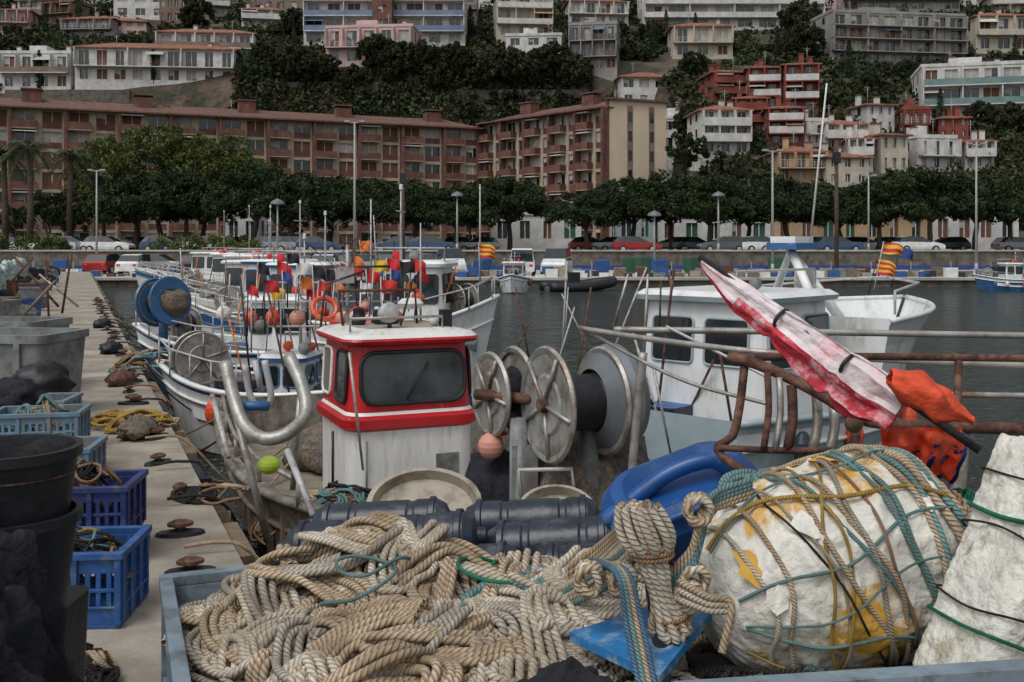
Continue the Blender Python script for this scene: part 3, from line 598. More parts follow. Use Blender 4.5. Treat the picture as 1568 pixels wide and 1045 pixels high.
def house(b,x0,x1,w,z0,z1,wall,trim,roof,cy=0,glass=GLASS,np_=2,rnd=.12):
    cx=(x0+x1)/2; hx=(x1-x0)/2; H=z1-z0
    b.loft([(z0,hx,w/2,rnd,wall),(z0+H*.55,hx,w/2,rnd,wall),(z1-.06,hx*.93,w/2*.95,rnd,trim),(z1-.05,hx*1.08,w/2*1.07,rnd,trim),(z1,hx*1.1,w/2*1.09,rnd,roof),(z1+.05,hx*1.0,w/2*1.0,rnd,roof)],cx,cy)
    tf=(hx*.07)/(H*.45); up=Vector((-tf,0,1)); wz=z0+H*.72; hh=H*.32
    for k in range(np_):
        yy=cy+(k-(np_-1)/2)*(w*.86/np_); b.pane((x1-.07*hx*.38+.006,yy,wz),(0,1,0),up,w*.8/np_-.02,hh,.05,glass,trim if trim!=wall else BLACK,.012)
        b.pane((x0+.07*hx*.38-.006,yy,wz),(0,-1,0),(tf,0,1),w*.7/np_-.02,hh*.9,.05,glass,trim if trim!=wall else BLACK,.012)
    for sg in(-1,1):
        for k in range(2):
            xx=cx+(k-.5)*hx*.95; o=Vector((xx,cy+sg*(w/2-.05*w/2*.38+.004),wz)); b.pane(o,(-sg,0,0),(0,-sg*.05*w/2/(H*.45),1),hx*.75,hh,.05,glass,trim if trim!=wall else BLACK,.012)
def mastset(b,x,z,h,m=GALV2):
    b.tube([(x,0,z),(x,0,z+h)],.025,m,8,.012); b.tube([(x,-.35,z+h*.7),(x,.35,z+h*.7)],.012,m,6); b.lathe([(.001,z+h),(.03,z+h),(.03,z+h+.08),(.001,z+h+.09)],FLAGW,8,Matrix.Translation((x,0,0)))
    for s in(-1,1): b.tube([(x,0,z+h*.95),(x-1.0,s*.6,z)],.006,BLACK,4)
b=MB('red_and_white_fishing_boat')
BROWN=mat('hull_antifoul',(.16,.03,.025),.7,var=.3); HULLT=mat('hull_weathered',(.27,.25,.2),.6,var=.25,scale=6,c2=(.1,.08,.06),amt=.48,s2=5)
g=hull(b,7.0,2.7,1.0,.3,[BROWN,BROWN,BROWN,HULLT,HULLT,WOOD],.5,cap=HULLT,inner=GALV)
zb=.5; cx=2.52; hx=.56; wy=1.1; cy=.11
RB=.17
b.loft([(zb,hx,wy/2,RB,WHITES),(1.1,hx,wy/2,RB,WHITES),(1.17,hx+.005,wy/2+.005,RB,RED),(1.2,hx+.04,wy/2+.04,RB,RED),(1.27,hx+.045,wy/2+.045,RB,RED),(1.3,hx+.01,wy/2+.01,RB,WHITE),(1.325,hx-.005,wy/2-.005,RB,RED),(1.86,hx-.05,wy/2-.03,RB,RED),(1.88,hx+.03,wy/2+.03,RB,RED),(1.91,hx+.06,wy/2+.05,RB,RED),(1.93,hx+.05,wy/2+.04,RB,WHITE),(1.96,hx+.02,wy/2+.01,RB,WHITES),(2.0,hx-.14,wy/2-.14,RB,BEIGE)],cx,cy,nc=7)
b.pane((cx+hx-.028,cy,1.6),(0,1,0),(-.09,0,1),.9,.42,.12,BGL,BLACK,.018,.014)
for sg in(-1,1):
    b.pane((cx+.25,cy+sg*(wy/2-.018),1.6),(-sg,0,0),(0,-sg*.055,1),.34,.42,.07,BGL,BLACK,.015,.01); b.pane((cx-.25,cy+sg*(wy/2-.018),1.6),(-sg,0,0),(0,-sg*.055,1),.3,.4,.07,mat('door_panel',(.2,.16,.14),.5),WHITE,.015,.01)
b.tube([(cx+.02,cy-wy/2-.01,.6),(cx+.02,cy-wy/2-.01,1.1)],.012,BLACK,5)
for (x,y,c_,r) in((2.2,-.3,PINKB,.05),(2.12,-.15,FLAGW,.05),(2.8,.38,FLAGW,.045),(2.3,.2,ORAN,.05)): b.ball((x,y,2.0+r),r,c_)
b.lathe([(.001,-.1),(.08,-.1),(.09,0),(.07,.04),(.001,.05)],GALV2,12,Matrix.Translation((2.9,-.05,2.13))@Matrix.Rotation(rad(80),4,'Y')); b.tube([(2.9,-.05,1.98),(2.9,-.05,2.1)],.02,BLACK)
b.box(2.8,2.92,.42,.5,1.98,2.14,BLACK); b.tube([(2.95,-.4,1.98),(2.95,-.4,2.09),(2.95,.4,2.09),(2.95,.4,1.98)],.012,GALV,6)
b.tube([(2.2,.45,1.98),(2.2,.45,2.9)],.012,GALV2,6,.006); b.tube([(2.05,-.2,1.98),(2.05,-.2,2.7)],.022,GALV2,6,.015); b.tube([(2.05,-.5,2.5),(2.05,.2,2.5)],.012,RUST,6); b.box(2.0,2.1,-.3,-.15,2.35,2.5,GALV2)
b.tube([(2.5,-.35,2),(2.52,-.4,2.3),(2.5,.3,2.3),(2.5,.32,2)],.014,RUST,6); b.loft([(2.0,.12,.1,.03,CLOTH),(2.12,.1,.08,.03,CLOTH)],2.4,.05)
b.tube([(2.3,-.5,1.98),(2.25,-.45,2.35),(2.15,-.1,2.45)],.012,RUST,6); b.tube([(2.7,.1,1.98),(2.6,.25,2.4)],.01,BLACK,6); b.lathe([(.001,0),(.1,0),(.12,.05),(.08,.09),(.001,.1)],FLAGW,14,Matrix.Translation((2.3,.32,2.12)))
b.lathe([(.09,-.02),(.11,-.03),(.13,-.015),(.13,.015),(.11,.03),(.09,.02),(.09,-.02)],ORAN,18,Matrix.Translation((2.0,-.4,2.12))@Matrix.Rotation(rad(60),4,'Y'))
b.lathe([(.001,0),(.06,0),(.065,.03),(.05,.1),(.05,.14),(.001,.16)],BLACK,12,Matrix.Translation((2.45,-.2,2.0)))
b.tube([(3.10,.04,1.42),(3.075,.24,1.72)],.008,BLACK,5)
b.tube([(cx+hx+.01,-.3,.5),(cx+hx+.01,-.3,1.1)],.008,GREYT,5); b.box(cx+hx,cx+hx+.012,.3,.5,.75,.95,GREYT)
for sg in(-1,1):
    pts=[]
    for t in(.1,.25,.4,.55,.68): 
        x,y,z=g(t,sg); b.tube([(x,y*.97,z),(x,y*.97,z+.16)],.016,GALV,6); pts.append((x,y*.97,z+.16))
    b.tube(pts,.018,GALV,6)
for k in range(14):
    x,y,z=g(.12+k*.045,-1); b.box(x-.03,x+.03,y+.07,y+.11,z-.48,z-.02,WOOD)
b.loft([(.5,.35,.45,.05,GREYT),(.85,.37,.47,.05,WHITE)],4.0,.2); b.loft([(.5,.4,.3,.05,WOOD),(.95,.4,.3,.05,BEIGE)],4.9,-.5)
lump((3.9,-.7,.6),(.6,.45,.2),NETB,.25,3,24,2); lump((1.2,0,.65),(.6,.6,.3),NETB,.25,3,24,5)
HM=TR(-2.12,11.3,-1,math.atan2(-.92,.392)); b.build(HM)
items=[]
def hw(x,y,z): return HM@Vector((x,y,z))
c=hw(3.9,-.75,.62); items+=tangle(c.x,c.y,c.z,.55,.5,.3,26,.011,[R_BRN,R_TAN,R_DRK,R_TEAL],(1,3),(.1,.25),.03,3)
c=hw(4.9,.4,.6); items+=tangle(c.x,c.y,c.z,.5,.4,.35,18,.011,[R_TEAL,R_WHT,R_GRN],(1,3),(.1,.25),.03,4)
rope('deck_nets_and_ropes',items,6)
# net hauler drums
def spool(b,c,ax,R1,R2,L_,spokes=True):
    ax=Vector(ax).normalized(); q=Vector((0,0,1)).rotation_difference(ax).to_matrix().to_4x4(); M=Matrix.Translation(c)@q
    for z0,r_ in((-L_/2,R1),(L_/2,R2)):
        s=1 if z0>0 else -1
        b.lathe([(r_*.9,z0-.008),(r_,z0-.015),(r_+.012,z0),(r_,z0+.015),(r_*.9,z0+.008)],GALV,36,M)
        b.lathe([(.03,z0+s*.0),(r_*.55,z0-.0*s),(r_*.92,z0+s*.006)],DRUMW,36,M)
        b.lathe([(.03,z0+s*.012),(r_*.5,z0+s*.012),(r_*.55,z0+s*.002)],DRUMW,24,M)
        b.lathe([(.001,z0+s*.05),(.035,z0+s*.05),(.045,z0+s*.01)],RUST,12,M)
        for k in range(5):
            a=k*math.pi*.4+.3; 
            p0=M@Vector((.04*math.cos(a),.04*math.sin(a),z0+s*.02)); p1=M@Vector((r_*.95*math.cos(a),r_*.95*math.sin(a),z0+s*.014)); b.tube([p0,p1],.012,GALV,5)
    b.lathe([(R1*.62,-L_/2+.01),(R1*.5,-L_*.3),(R1*.5,L_*.3),(R2*.6,L_/2-.01)],BLACK,24,M)
b=MB('net_hauler_drums')
cA=sv(770,602,5.75); spool(b,cA,(.88,.45,0),.225,.25,.15)
c2=sv(830,622,5.3); c3=sv(930,612,5.5); av=Vector((.9,.42,0)).normalized(); mid=(c2+c3)/2
spool(b,mid,av,.295,.28,.33)
q=Vector((0,0,1)).rotation_difference(av).to_matrix().to_4x4()
b.lathe([(.17,-.1),(.28,-.03),(.3,.02),(.3,.05),(.24,.12),(.1,.13),(.001,.13)],DRUMG,32,Matrix.Translation(c3-Vector((.0,0,0)))@q)
b.tube([cA-Vector((.15,.05,0)),mid,c3],.03,RUST,8)
for p in(sv(795,640,5.55),sv(900,640,5.5)): b.tube([(p.x,p.y,p.z),(p.x+.02,p.y,-.3)],.05,GREYT,8,.08)
b.box(.0,.14,5.5,5.65,-.6,.62,GREYT); b.tube([sv(795,720,5.3),sv(800,770,5.3)],.012,GALV); b.tube([sv(800,765,5.2),sv(795,720,5.2),sv(875,718,5.2),sv(880,760,5.2)],.012,GALV2,6)
b.ball(sv(752,683,5.7),.075,PINKB); b.ball(sv(770,655,6.0),.05,ORAN)
lump((.42,5.7,.25),(.4,.3,.4),NETB,.3,3,28,3); lump((.0,5.9,.2),(.3,.3,.3),CLOTH,.3,3,28,4)
b.build()
b=MB('beige_fish_tub')
for u,v,Y,hw_ in((650,776,4.9,.26),(852,785,4.8,.17)):
    p=sv(u,v,Y); b.lathe([(hw_*.8,-.3),(hw_,0),(hw_*1.06,.01),(hw_*1.06,.035),(hw_*.96,.035),(hw_*.9,-.02),(.001,-.03)],BEIGE,28,Matrix.Translation((p.x,p.y,p.z))@Matrix.Rotation(rad(40),4,'X'),sy=.75)
    b.box(p.x-.02,p.x+.02,Y-.19,Y+.02,p.z-.14,p.z-.02,BEIGE)
b.box(-.55,.45,4.75,5.3,-.4,.28,WOOD)
b.build()
b=MB('galvanised_gangway_frame'); 
P=cat([sv(345,555,6.3),sv(358,610,6.2),sv(375,652,6.1),sv(405,672,6.0),sv(440,664,6.0),sv(468,635,6.0),sv(462,590,6.1),sv(442,545,6.2)],.04); b.tube([tuple(x) for x in P],.04,GALV,12)
P=cat([sv(375,560,6.6),sv(383,605,6.6),sv(400,628,6.6),sv(415,610,6.6),sv(405,552,6.6)],.03); b.tube([tuple(x) for x in P],.022,GALV2,8)
b.tube([sv(390,552,6.6),sv(400,600,6.6)],.02,GALV2,8); b.tube([sv(360,630,6.2),(sv(360,630,6.2).x+.2,6.2,-.1)],.022,GALV,8); b.tube([sv(460,600,6.1),sv(448,750,6.1)],.018,GALV,8); b.tube([sv(440,690,5.9),sv(480,790,5.6)],.02,GALV2,8); b.tube([sv(325,605,7),sv(350,700,6.5)],.018,GALV2,8)
b.tube([sv(358,622,6.25),sv(412,622,6.25)],.03,BLUEP,8); b.ball(sv(412,712,6.3),.07,LIME,sc=(1,1,.8)); b.build()
def boat2(name,Ms,L_,B,fb,bowup,bands,hx0,hx1,hz,trim,ww=1.3,fore=None,cap=WHITE2,mast=2):
    global b
    b=MB(name); g=hull(b,L_,B,fb,bowup,bands,.45,cap=cap,inner=WHITE2); house(b,hx0,hx1,ww,fb-.45,hz,WHITE2,trim,WHITE2)
    if mast: mastset(b,hx0+.2,hz,mast)
    if fore: fore(b)
    b.tube([(hx0-.1,-.5,hz+.05),(hx0-.1,-.5,hz+.25),(hx1,-.5,hz+.25),(hx1,-.5,hz+.05)],.015,GALV2,6)
    if not fore:
        for sg in(-1,1):
            pts=[]
            for t in(.5,.62,.74,.86,.97): x,y,z=g(t,sg); b.tube([(x,y*.95,z),(x,y*.95,z+.35)],.012,GALV2,5); pts.append((x,y*.95,z+.35))
            b.tube(pts,.014,GALV2,5)
        for k in range(5):
            x=R.uniform(.1,L_*.8); y=R.uniform(-.4,.4)*B; b.tube([(x,y,fb-.3),(x+R.uniform(-.5,.5),y+R.uniform(-.2,.2),fb+R.uniform(.7,1.6))],.014,R.choice([RUST,BLACK,GALV2,WOOD,FLAGO]),5)
        s=R.uniform(.25,.35); spool(b,(L_*.78,R.uniform(-.2,.2),fb+.35),(R.uniform(-1,1),1,0),s,s,.3)
    for k in range(12):
        x=R.choice([R.uniform(.2,hx0),R.uniform(hx1,L_*.72)]); y=R.uniform(-.35,.35)*B*.8; s=R.uniform(.1,.22); b.loft([(fb-.45,s,s,.05,R.choice([CRB,GREYT,WHITE,ORAN,NETB,NAVY])),(fb-.45+s*2.6,s*1.1,s*1.1,.05,R.choice([CRB,WHITE,NETB,RUST]))],x,y)
    lump(((hx1+L_*.75)/2,0,fb-.25),(.5,B*.3,.35),R.choice([NETB,NETT]),.3,3,20,L_)
    for k in range(3): b.ball((R.uniform(hx0,hx1),R.uniform(-.4,.4),hz+.12),R.uniform(.06,.1),R.choice([ORAN,PINKB,GREYT,FLAGR]),10)
    for t in(.15,.35,.6): b.ball((t*L_,-B/2*.98,fb-.25),.11,R.choice([ORAN,NAVY,WHITE]),10,(1,.8,1.5)); b.ball((t*L_,B/2*.98,fb-.25),.11,R.choice([ORAN,NAVY,WHITE]),10,(1,.8,1.5))
    return b.build(Ms)
ang=math.atan2(3.7,3.7)
def fore(b):
    n=14; rows=[]
    for i in range(n+1):
        t=i/n; x=2.35+(4.9-2.35)*t; hb=1.08*max(.02,1-(t)**2.6)
        rows.append([(x-.35*t,hb*.82,1.1),(x-.15*t,hb*.86,1.35),(x+.05*t,hb*.93,1.65),(x+.35*t,hb*1.08,1.93+.1*t)])
    for sg in(1,-1):
        for i in range(n):
            for j in range(3): b.add([(x,y*sg,z) for x,y,z in(rows[i][j],rows[i+1][j],rows[i+1][j+1],rows[i][j+1])],[(0,1,2,3)],WHITE2,True)
        b.tube([(r[3][0],r[3][1]*sg,r[3][2]) for r in rows],.03,WHITE2,6)
    for i in range(n): a,c=rows[i],rows[i+1]; b.add([(a[2][0],a[2][1],1.75),(c[2][0],c[2][1],1.75),(c[2][0],-c[2][1],1.75),(a[2][0],-a[2][1],1.75)],[(0,1,2,3)],WHITE2)
    b.add([(2.35,-1.0,1.1),(2.35,1.0,1.1),(2.35,1.15,1.95),(2.35,-1.15,1.95)],[(0,1,2,3)],WHITE2)
    b.tube([(2.7,-.5,1.8),(2.4,0,2.65),(2.7,.5,1.8)],.06,WHITE2,8); b.tube([(2.0,-.5,2.1),(2.4,0,2.65)],.05,WHITE2,8)
    b.box(2.2,2.65,-.18,.18,2.65,2.72,BLUEP); b.box(2.23,2.62,-.15,.15,2.72,2.79,WHITE2); b.box(2.3,2.5,-.25,-.1,2.2,2.45,GALV2)
    b.tube([(3,-.9,1.95),(3.0,-.9,2.2),(4.3,-.6,2.25),(4.7,0,2.3),(4.3,.6,2.25),(3,.9,2.2)],.015,GALV2,6)
    for k in range(6): x=.2+k*.1; b.tube([(x*1.5,R.uniform(-.8,.8),.7),(x*1.5+R.uniform(-.4,.4),R.uniform(-.8,.8),R.uniform(1.5,2.6))],.014,R.choice([RUST,GALV2]),5)
boat2('blue_and_white_fishing_boat',TR(1.35,9.5,-1,ang),4.9,2.2,1.1,.1,[PALEB,PALEB,WHITE2,PALEB,WHITE2,PALEB],.65,2.0,2.2,PALEB,1.45,fore,PALEB,0)
boat2('white_fishing_boat',TR(-3.1,16.8,-1,rad(-6)),2.9,1.9,1.45,.45,[BLUEP,WHITE2,WHITE2,WHITE2,WHITE2,WHITE2],1.1,2.1,2.4,WHITE2,1.3,None,WHITE2,1.2)
WB=[BLUEP,WHITE2,WHITE2,WHITE2,BLUEP,WHITE2]; BB=[BROWN,BLUEP,BLUEP,BLUEP,WHITE2,BLUEP]; WW=[BROWN,WHITE2,WHITE2,WHITE2,WHITE2,BLUEP]
boat2('open_fishing_boat',TR(-1.9,13.4,-1,rad(172)),2.9,1.7,.85,.3,WW,.7,1.3,1.25,BLUEP,.9,mast=.8)
boat2('blue_fishing_boat',TR(-2.4,17,-1,rad(170)),4.2,2.0,1.0,.35,BB,.9,1.9,1.8,WHITE2,1.1,mast=1.0)
boat2('white_and_blue_fishing_boat',TR(-2.0,20.5,-1,rad(172)),5.0,2.1,1.2,.5,WB,1.6,2.8,2.3,BLUEP,1.3,mast=1.0)
boat2('white_and_blue_fishing_boat',TR(-3.2,24.5,-1,rad(168)),5.5,2.2,1.1,.5,WB,1.8,3.2,2.3,BLUEP,1.3,mast=1.4)
boat2('white_fishing_boat',TR(-5,30,-1,rad(170)),6,2.3,1.1,.5,BB,2,3.4,2.2,WHITE2,1.4,mast=1.6)
boat2('white_fishing_boat',TR(-6.5,36,-1,rad(168)),6.5,2.4,1.1,.5,WW,2,3.6,2.3,WHITE2,1.5,mast=1.2)
boat2('blue_fishing_boat',TR(-9,43,-1,rad(168)),6.5,2.4,1.1,.5,BB,2,3.6,2.3,WHITE2,1.5,mast=2)
boat2('white_fishing_boat',TR(-12,50,-1,rad(170)),7,2.4,1.1,.5,WB,2,3.6,2.3,WHITE2,1.5,mast=2)
boat2('white_motor_boat',TR(.3,60,-1,rad(-95)),4,1.8,.8,.3,WW,1.5,2.7,1.7,WHITE2,1.2,mast=.5)
boat2('blue_motor_boat',TR(31,60,-1,rad(180)),4.0,1.8,.7,.3,BB,1.3,2.3,1.6,WHITE2,1.1,mast=.6)
b=MB('black_inflatable_boat'); P=cat([(-1.6,-.7,0),(0,-.8,0),(1.3,-.6,.15),(1.9,0,.25),(1.3,.6,.15),(0,.8,0),(-1.6,.7,0)],.3); b.tube([tuple(x) for x in P],.25,BLACK,10); b.box(-1.5,1.2,-.6,.6,-.2,0,DRUMG); b.box(-.4,.1,-.2,.2,0,.7,BLACK); b.build(TR(3.8,60,-.75,.3,1.2))
b=MB('blue_net_drum'); spool(b,sv(250,462,17),(.8,-.6,.1),.36,.36,.35); b.tube([sv(250,462,17),sv(250,530,17)],.06,BLUEP,8,.09)
Mx=Matrix.Translation(sv(250,462,16.95))@Vector((0,0,1)).rotation_difference(Vector((.8,-.6,.1)).normalized()).to_matrix().to_4x4(); b.lathe([(.22,-.2),(.39,-.22),(.41,-.2),(.39,-.17)],BLUEP,28,Mx); b.lathe([(.2,.2),(.39,.22),(.41,.2),(.39,.17)],BLUEP,28,Mx); lump(sv(262,465,17),(.3,.3,.26),NETB,.3,3,24,1); b.build()
b=MB('fishing_buoys')
for u,v,Y,m_,r in((383,487,13.2,ORAN,.1),(419,487,13.2,ORAN,.11),(455,488,13.2,PINKB,.11),(518,492,13,ORAN,.1),(548,481,12.6,FLAGR,.1),(586,488,12.6,FLAGR,.09),(600,492,12.6,PINKB,.08),(343,480,13.2,FLAGW,.1),(640,458,13,ORAN,.09),(400,500,13,GREYT,.09),(495,478,13.3,ORAN,.08),(565,500,12.6,ORAN,.09),(560,470,12.8,PINKB,.07)):
    p=sv(u,v,Y); b.ball(p,r,m_); b.tube([p+Vector((0,0,r*.9)),p+Vector((0,0,r*1.4))],r*.2,m_,8); b.tube([p+Vector((0,0,r)),p+Vector((0.03,0,.4))],.006,BLACK,4)
b.tube([sv(335,500,13.3),sv(610,500,12.8)],.015,GALV2,6); b.tube([sv(335,462,13.3),sv(610,462,12.8)],.01,GALV2,6)
for u in range(340,611,45): b.tube([sv(u,455,13.1),sv(u,540,13.1)],.012,GALV2,5)
b.build()
def flag(name,u0,v0,u1,v1,Y,m_,s=.28,zb=None,asp=.8,mats=None):
    b=MB(name); p0=sv(u0,v0,Y); p1=sv(u1,v1,Y+.2); b.tube([p0,p1],.009 if Y<20 else .02,BLACK if R.random()<.4 else GALV2,6)
    n=6; vs=[]; dr=R.uniform(.1,.6)
    for j in range(n+1):
        for i in range(n+1):
            a=i/n; c=j/n; vs.append(p1+Vector((s*a*(1-.3*dr),.15*math.sin(a*5+c*2)*s,-s*asp*c*(1-.15*a)-dr*s*a*a-.05*s*math.sin(a*6))))
    for j in range(n):
        mm=(mats[j%len(mats)] if mats else m_)
        b.add(vs,[(j*(n+1)+i,j*(n+1)+i+1,(j+1)*(n+1)+i+1,(j+1)*(n+1)+i) for i in range(n)],mm,True)
    b.build()
for u,v,m_ in((395,402,FLAGK),(404,428,FLAGR),(380,435,FLAGR),(440,388,FLAGK),(455,402,FLAGW),(460,422,FLAGO),(478,405,FLAGK),(488,430,FLAGR),(500,412,FLAGK),(520,402,FLAGR),(525,418,FLAGK),(540,390,FLAGO),(535,408,FLAGR),(560,412,FLAGR),(592,395,FLAGR),(598,412,FLAGB),(620,432,FLAGO),(640,415,FLAGR),(612,400,FLAGK),(432,415,FLAGB),(415,440,FLAGY),(470,440,FLAGR),(512,432,FLAGO),(572,398,FLAGY),(583,428,FLAGR),(630,396,FLAGR),(550,432,FLAGW),(425,400,FLAGR)):
    flag('marker_flag',u+R.uniform(-8,8),v+R.uniform(70,100),u,v,12.7+R.uniform(-.3,.5),m_,R.uniform(.15,.22))
flag('catalan_flag',735,435,733,372,40,None,.7,mats=[FLAGY,FLAGR]); flag('spanish_flag',1338,445,1353,370,15,None,.3,mats=[FLAGR,FLAGY,FLAGY,FLAGR],asp=.6); flag('catalan_flag',1330,450,1343,395,15,None,.3,mats=[FLAGY,FLAGR]); flag('navy_flag',1365,440,1378,378,15.4,FLAGB,.22); flag('orange_flag',555,400,550,368,50,FLAGO,.7)
b=MB('boat_mast')
for u0,v0,u1,v1,Y,r in((568,480,568,305,35,.04),(580,470,572,330,35,.03),(735,440,735,282,45,.05),(860,560,868,400,12,.015),(1240,380,1266,128,22,.026),(1000,620,960,560,7,.012),(1010,500,1012,430,10,.012),(985,560,992,420,8,.014),(940,500,962,420,8,.014),(548,560,553,430,10,.01),(520,480,512,395,12,.012),(350,470,352,420,18,.02),(280,440,276,380,30,.03),(640,440,648,350,30,.02),(835,620,880,470,9,.012),(880,600,905,440,9,.012),(780,560,812,490,9,.012),(812,560,790,440,11,.012),(535,540,556,720,6.5,.012),(1000,560,1030,710,8,.012),(865,520,870,440,14,.012),(905,540,860,450,14,.012),(930,560,990,410,10,.012)):
    b.tube([sv(u0,v0,Y),sv(u1,v1,Y)],r,R.choice([GALV2,GALV2,RUST,RUST,FLAGW]) if Y>9 else R.choice([RUST,GALV]),6,r*.7)
b.build()
# rails on right
b=MB('rusty_ship_rail')
def T(pts,r,m_=RUST): P=cat([sv(*p) for p in pts],.04); b.tube([tuple(x) for x in P],r,m_,10)
T([(1118,548,3.4),(1300,546,3.45),(1568,549,3.5),(1760,550,3.5)],.013)
T([(1116,546,3.4),(1160,558,3.35),(1215,582,3.3),(1270,612,3.2),(1310,638,3.15),(1360,650,3.1),(1450,653,3.1),(1568,657,3.1),(1760,660,3.1)],.019)
T([(1140,560,3.38),(1133,620,3.36),(1122,668,3.34),(1100,682,3.32),(1105,698,3.3),(1140,722,3.25),(1180,745,3.2)],.014)
T([(1100,686,3.3),(1200,690,3.25),(1330,690,3.2)],.011)
for u,y0,y1 in((1175,570,690),(1193,578,690),(1212,590,690),(1250,605,692),(1276,620,692),(1308,640,700)): T([(u,y0,3.3),(u+2,(y0+y1)/2,3.28),(u-6,y1,3.25)],.011 if u%2 else .016,GALV if u in(1193,1276,1250) else RUST)
T([(1475,655,3.12),(1470,720,3.12),(1462,800,3.1)],.022,GALV); T([(1468,545,3.5),(1465,655,3.3)],.013); T([(1308,625,3.14),(1312,640,3.1),(1306,652,3.13)],.026,WOOD)
b.build()
b=MB('galvanised_handrail')
T([(888,503,5),(1000,520,4.6),(1150,538,4.2),(1300,548,4.2),(1568,560,4.2),(1700,565,4.2)],.014,GALV); T([(940,505,6),(1200,508,6),(1568,514,6),(1700,515,6)],.02,GALV); T([(1380,603,5.5),(1568,606,5.5),(1700,607,5.5)],.016,GALV); T([(985,540,5),(975,640,5),(966,745,5)],.022,GALV); T([(890,503,5),(1040,580,4.6),(1180,620,4.3)],.009,GALV); T([(1020,500,6),(1180,580,5.6)],.009,GALV2)
b.build()
# ------------------------------------------------------------ wrapped flag on pole
b=MB('wrapped_marker_flag'); A=sv(1072,395,3.1); Z=sv(1500,690,2.55)
b.tube([A,Z],.011,BLACK,8); rows=[]; n=110; na=32
dirp=(Z-A).normalized(); dn=Vector((0,0,-1)); dn=(dn-dirp*dn.dot(dirp)).normalized(); sd=dirp.cross(dn)
for i in range(n+1):
    t=i/n*.76; c=A.lerp(Z,.015+t); s=i/n; hgt=.008+.078*s**.6*(1 if s<.9 else 1-.25*(s-.9)/.1); row=[]
    hgt*=1+.16*noise.noise((s*7,3,3))
    for pk in(.42,.74): hgt*=1-.12*math.exp(-((s-pk)/.02)**2)
    for j in range(na):
        a=2*math.pi*j/na; tw=a+s*1.2
        fold=.5*math.sin(tw*4+s*3)+.35*math.sin(tw*7-s*5)+.6*noise.noise((s*5,math.cos(tw)*3,math.sin(tw)*3))+.6*noise.noise((s*16,math.cos(a)*3+5,math.sin(a)*3))
        u=math.cos(a)*hgt; vv=math.sin(a)*(.01+hgt*.15)+.013*fold*(.3+s)
        edge=.3*hgt*noise.noise((s*9,2.2,a*.4))*(1 if math.cos(a)>0 else .3)
        row.append(c+dn*(u+hgt*.66+edge)+sd*vv)
    rows.append(row)
for i in range(n):
    for j in range(na):
        a=math.cos(2*math.pi*(j+.5)/na); b.add([rows[i][j],rows[i+1][j],rows[i+1][(j+1)%na],rows[i][(j+1)%na]],[(0,1,2,3)],FABP if a<(-.05 if i>24 else .55) else FABR,True)
b.add(rows[-1],[list(range(na))],FABR)
for s in(.42,.74): 
    c=A.lerp(Z,s*.76+.02); b.tube([c+dn*(.028*math.sin(q)+.012)+sd*.03*math.cos(q) for q in np.arange(0,6.3,.5)],.006,BLACK,6)
b.build()
b=MB('orange_flag_bundle'); rows=[]
for i in range(40):
    s=i/39; c=sv(1362+128*s,578+66*s,2.62); row=[]
    for j in range(18):
        a=2*math.pi*j/18; r=(.036*math.sin(math.pi*min(.97,s*.9+.12))+.006)*(1+.4*noise.noise((s*5,math.cos(a)*2,math.sin(a)*2))+.18*math.sin(a*5+s*4)); row.append(c+Vector((0.3*r*math.cos(a),r*math.sin(a),r*math.cos(a)))) 
    rows.append(row)
b.add([v for r in rows for v in r],[(i*18+j,i*18+(j+1)%18,(i+1)*18+(j+1)%18,(i+1)*18+j) for i in range(39) for j in range(18)],FABO,True)
vs=[];n=24
for j in range(n+1):
    for i in range(n+1):
        a,c=i/n,j/n; p=sv(1348+125*a+10*math.sin(c*5)*c,655+(92+26*noise.noise((a*6,0,1)))*c*(1-.25*a),2.75+.04*math.sin(a*14+c*3)+.03*noise.noise((a*8,c*5,0))); vs.append(p)
b.add(vs,[(j*(n+1)+i,j*(n+1)+i+1,(j+1)*(n+1)+i+1,(j+1)*(n+1)+i) for j in range(n) for i in range(n) if j<8 or noise.noise((i*.31,j*.31,7))>-.3],FABO,True)
b.add([v+Vector((.03,.05,-.02)) for v in vs],[(j*(n+1)+i,j*(n+1)+i+1,(j+1)*(n+1)+i+1,(j+1)*(n+1)+i) for j in range(n) for i in range(3,n)],FLAGB,True)
b.build()
# ------------------------------------------------------------ foreground
def crate(name,M,l,w_,h,m_,bottom=True,slots=True):
    b=MB(name); t=.018
    b.box(-l/2,l/2,-w_/2,w_/2,0,.02,m_)
    for ax_ in(0,1):
        Ln=l if ax_==0 else w_; D=w_ if ax_==0 else l
        for sg in(-1,1):
            def bx(a0,a1,z0,z1,off=0,tt=t):
                d0,d1=sg*(D/2-tt),sg*(D/2+off); d0,d1=min(d0,d1),max(d0,d1)
                if ax_==0: b.box(a0,a1,d0,d1,z0,z1,m_)
                else: b.box(d0,d1,a0,a1,z0,z1,m_)
            e=Ln/2-(t if ax_ else 0)-.001
            bx(-e,e,.02,h*.3); bx(-e,e,h*.72,h-.03); bx(-e-(.0 if ax_ else .02),e+(.0 if ax_ else .02),h-.03,h,.02)
            bx(-e,e,h*.5-.008,h*.5+.008,.003); bx(-e,e,h*.27,h*.3,.012)
            n=int(Ln/.045) if slots else 1
            if slots:
                for k in range(n+1): x=-e+2*e*k/n; bx(max(-e,x-.011),min(e,x+.011),h*.3,h*.72)
            else: bx(-e,e,h*.3,h*.72)
            for x in(-e*.98,-e*.35,e*.35,e*.98): bx(x-.014,x+.014,.02,h-.03,.014)
    return b.build(M,.003)
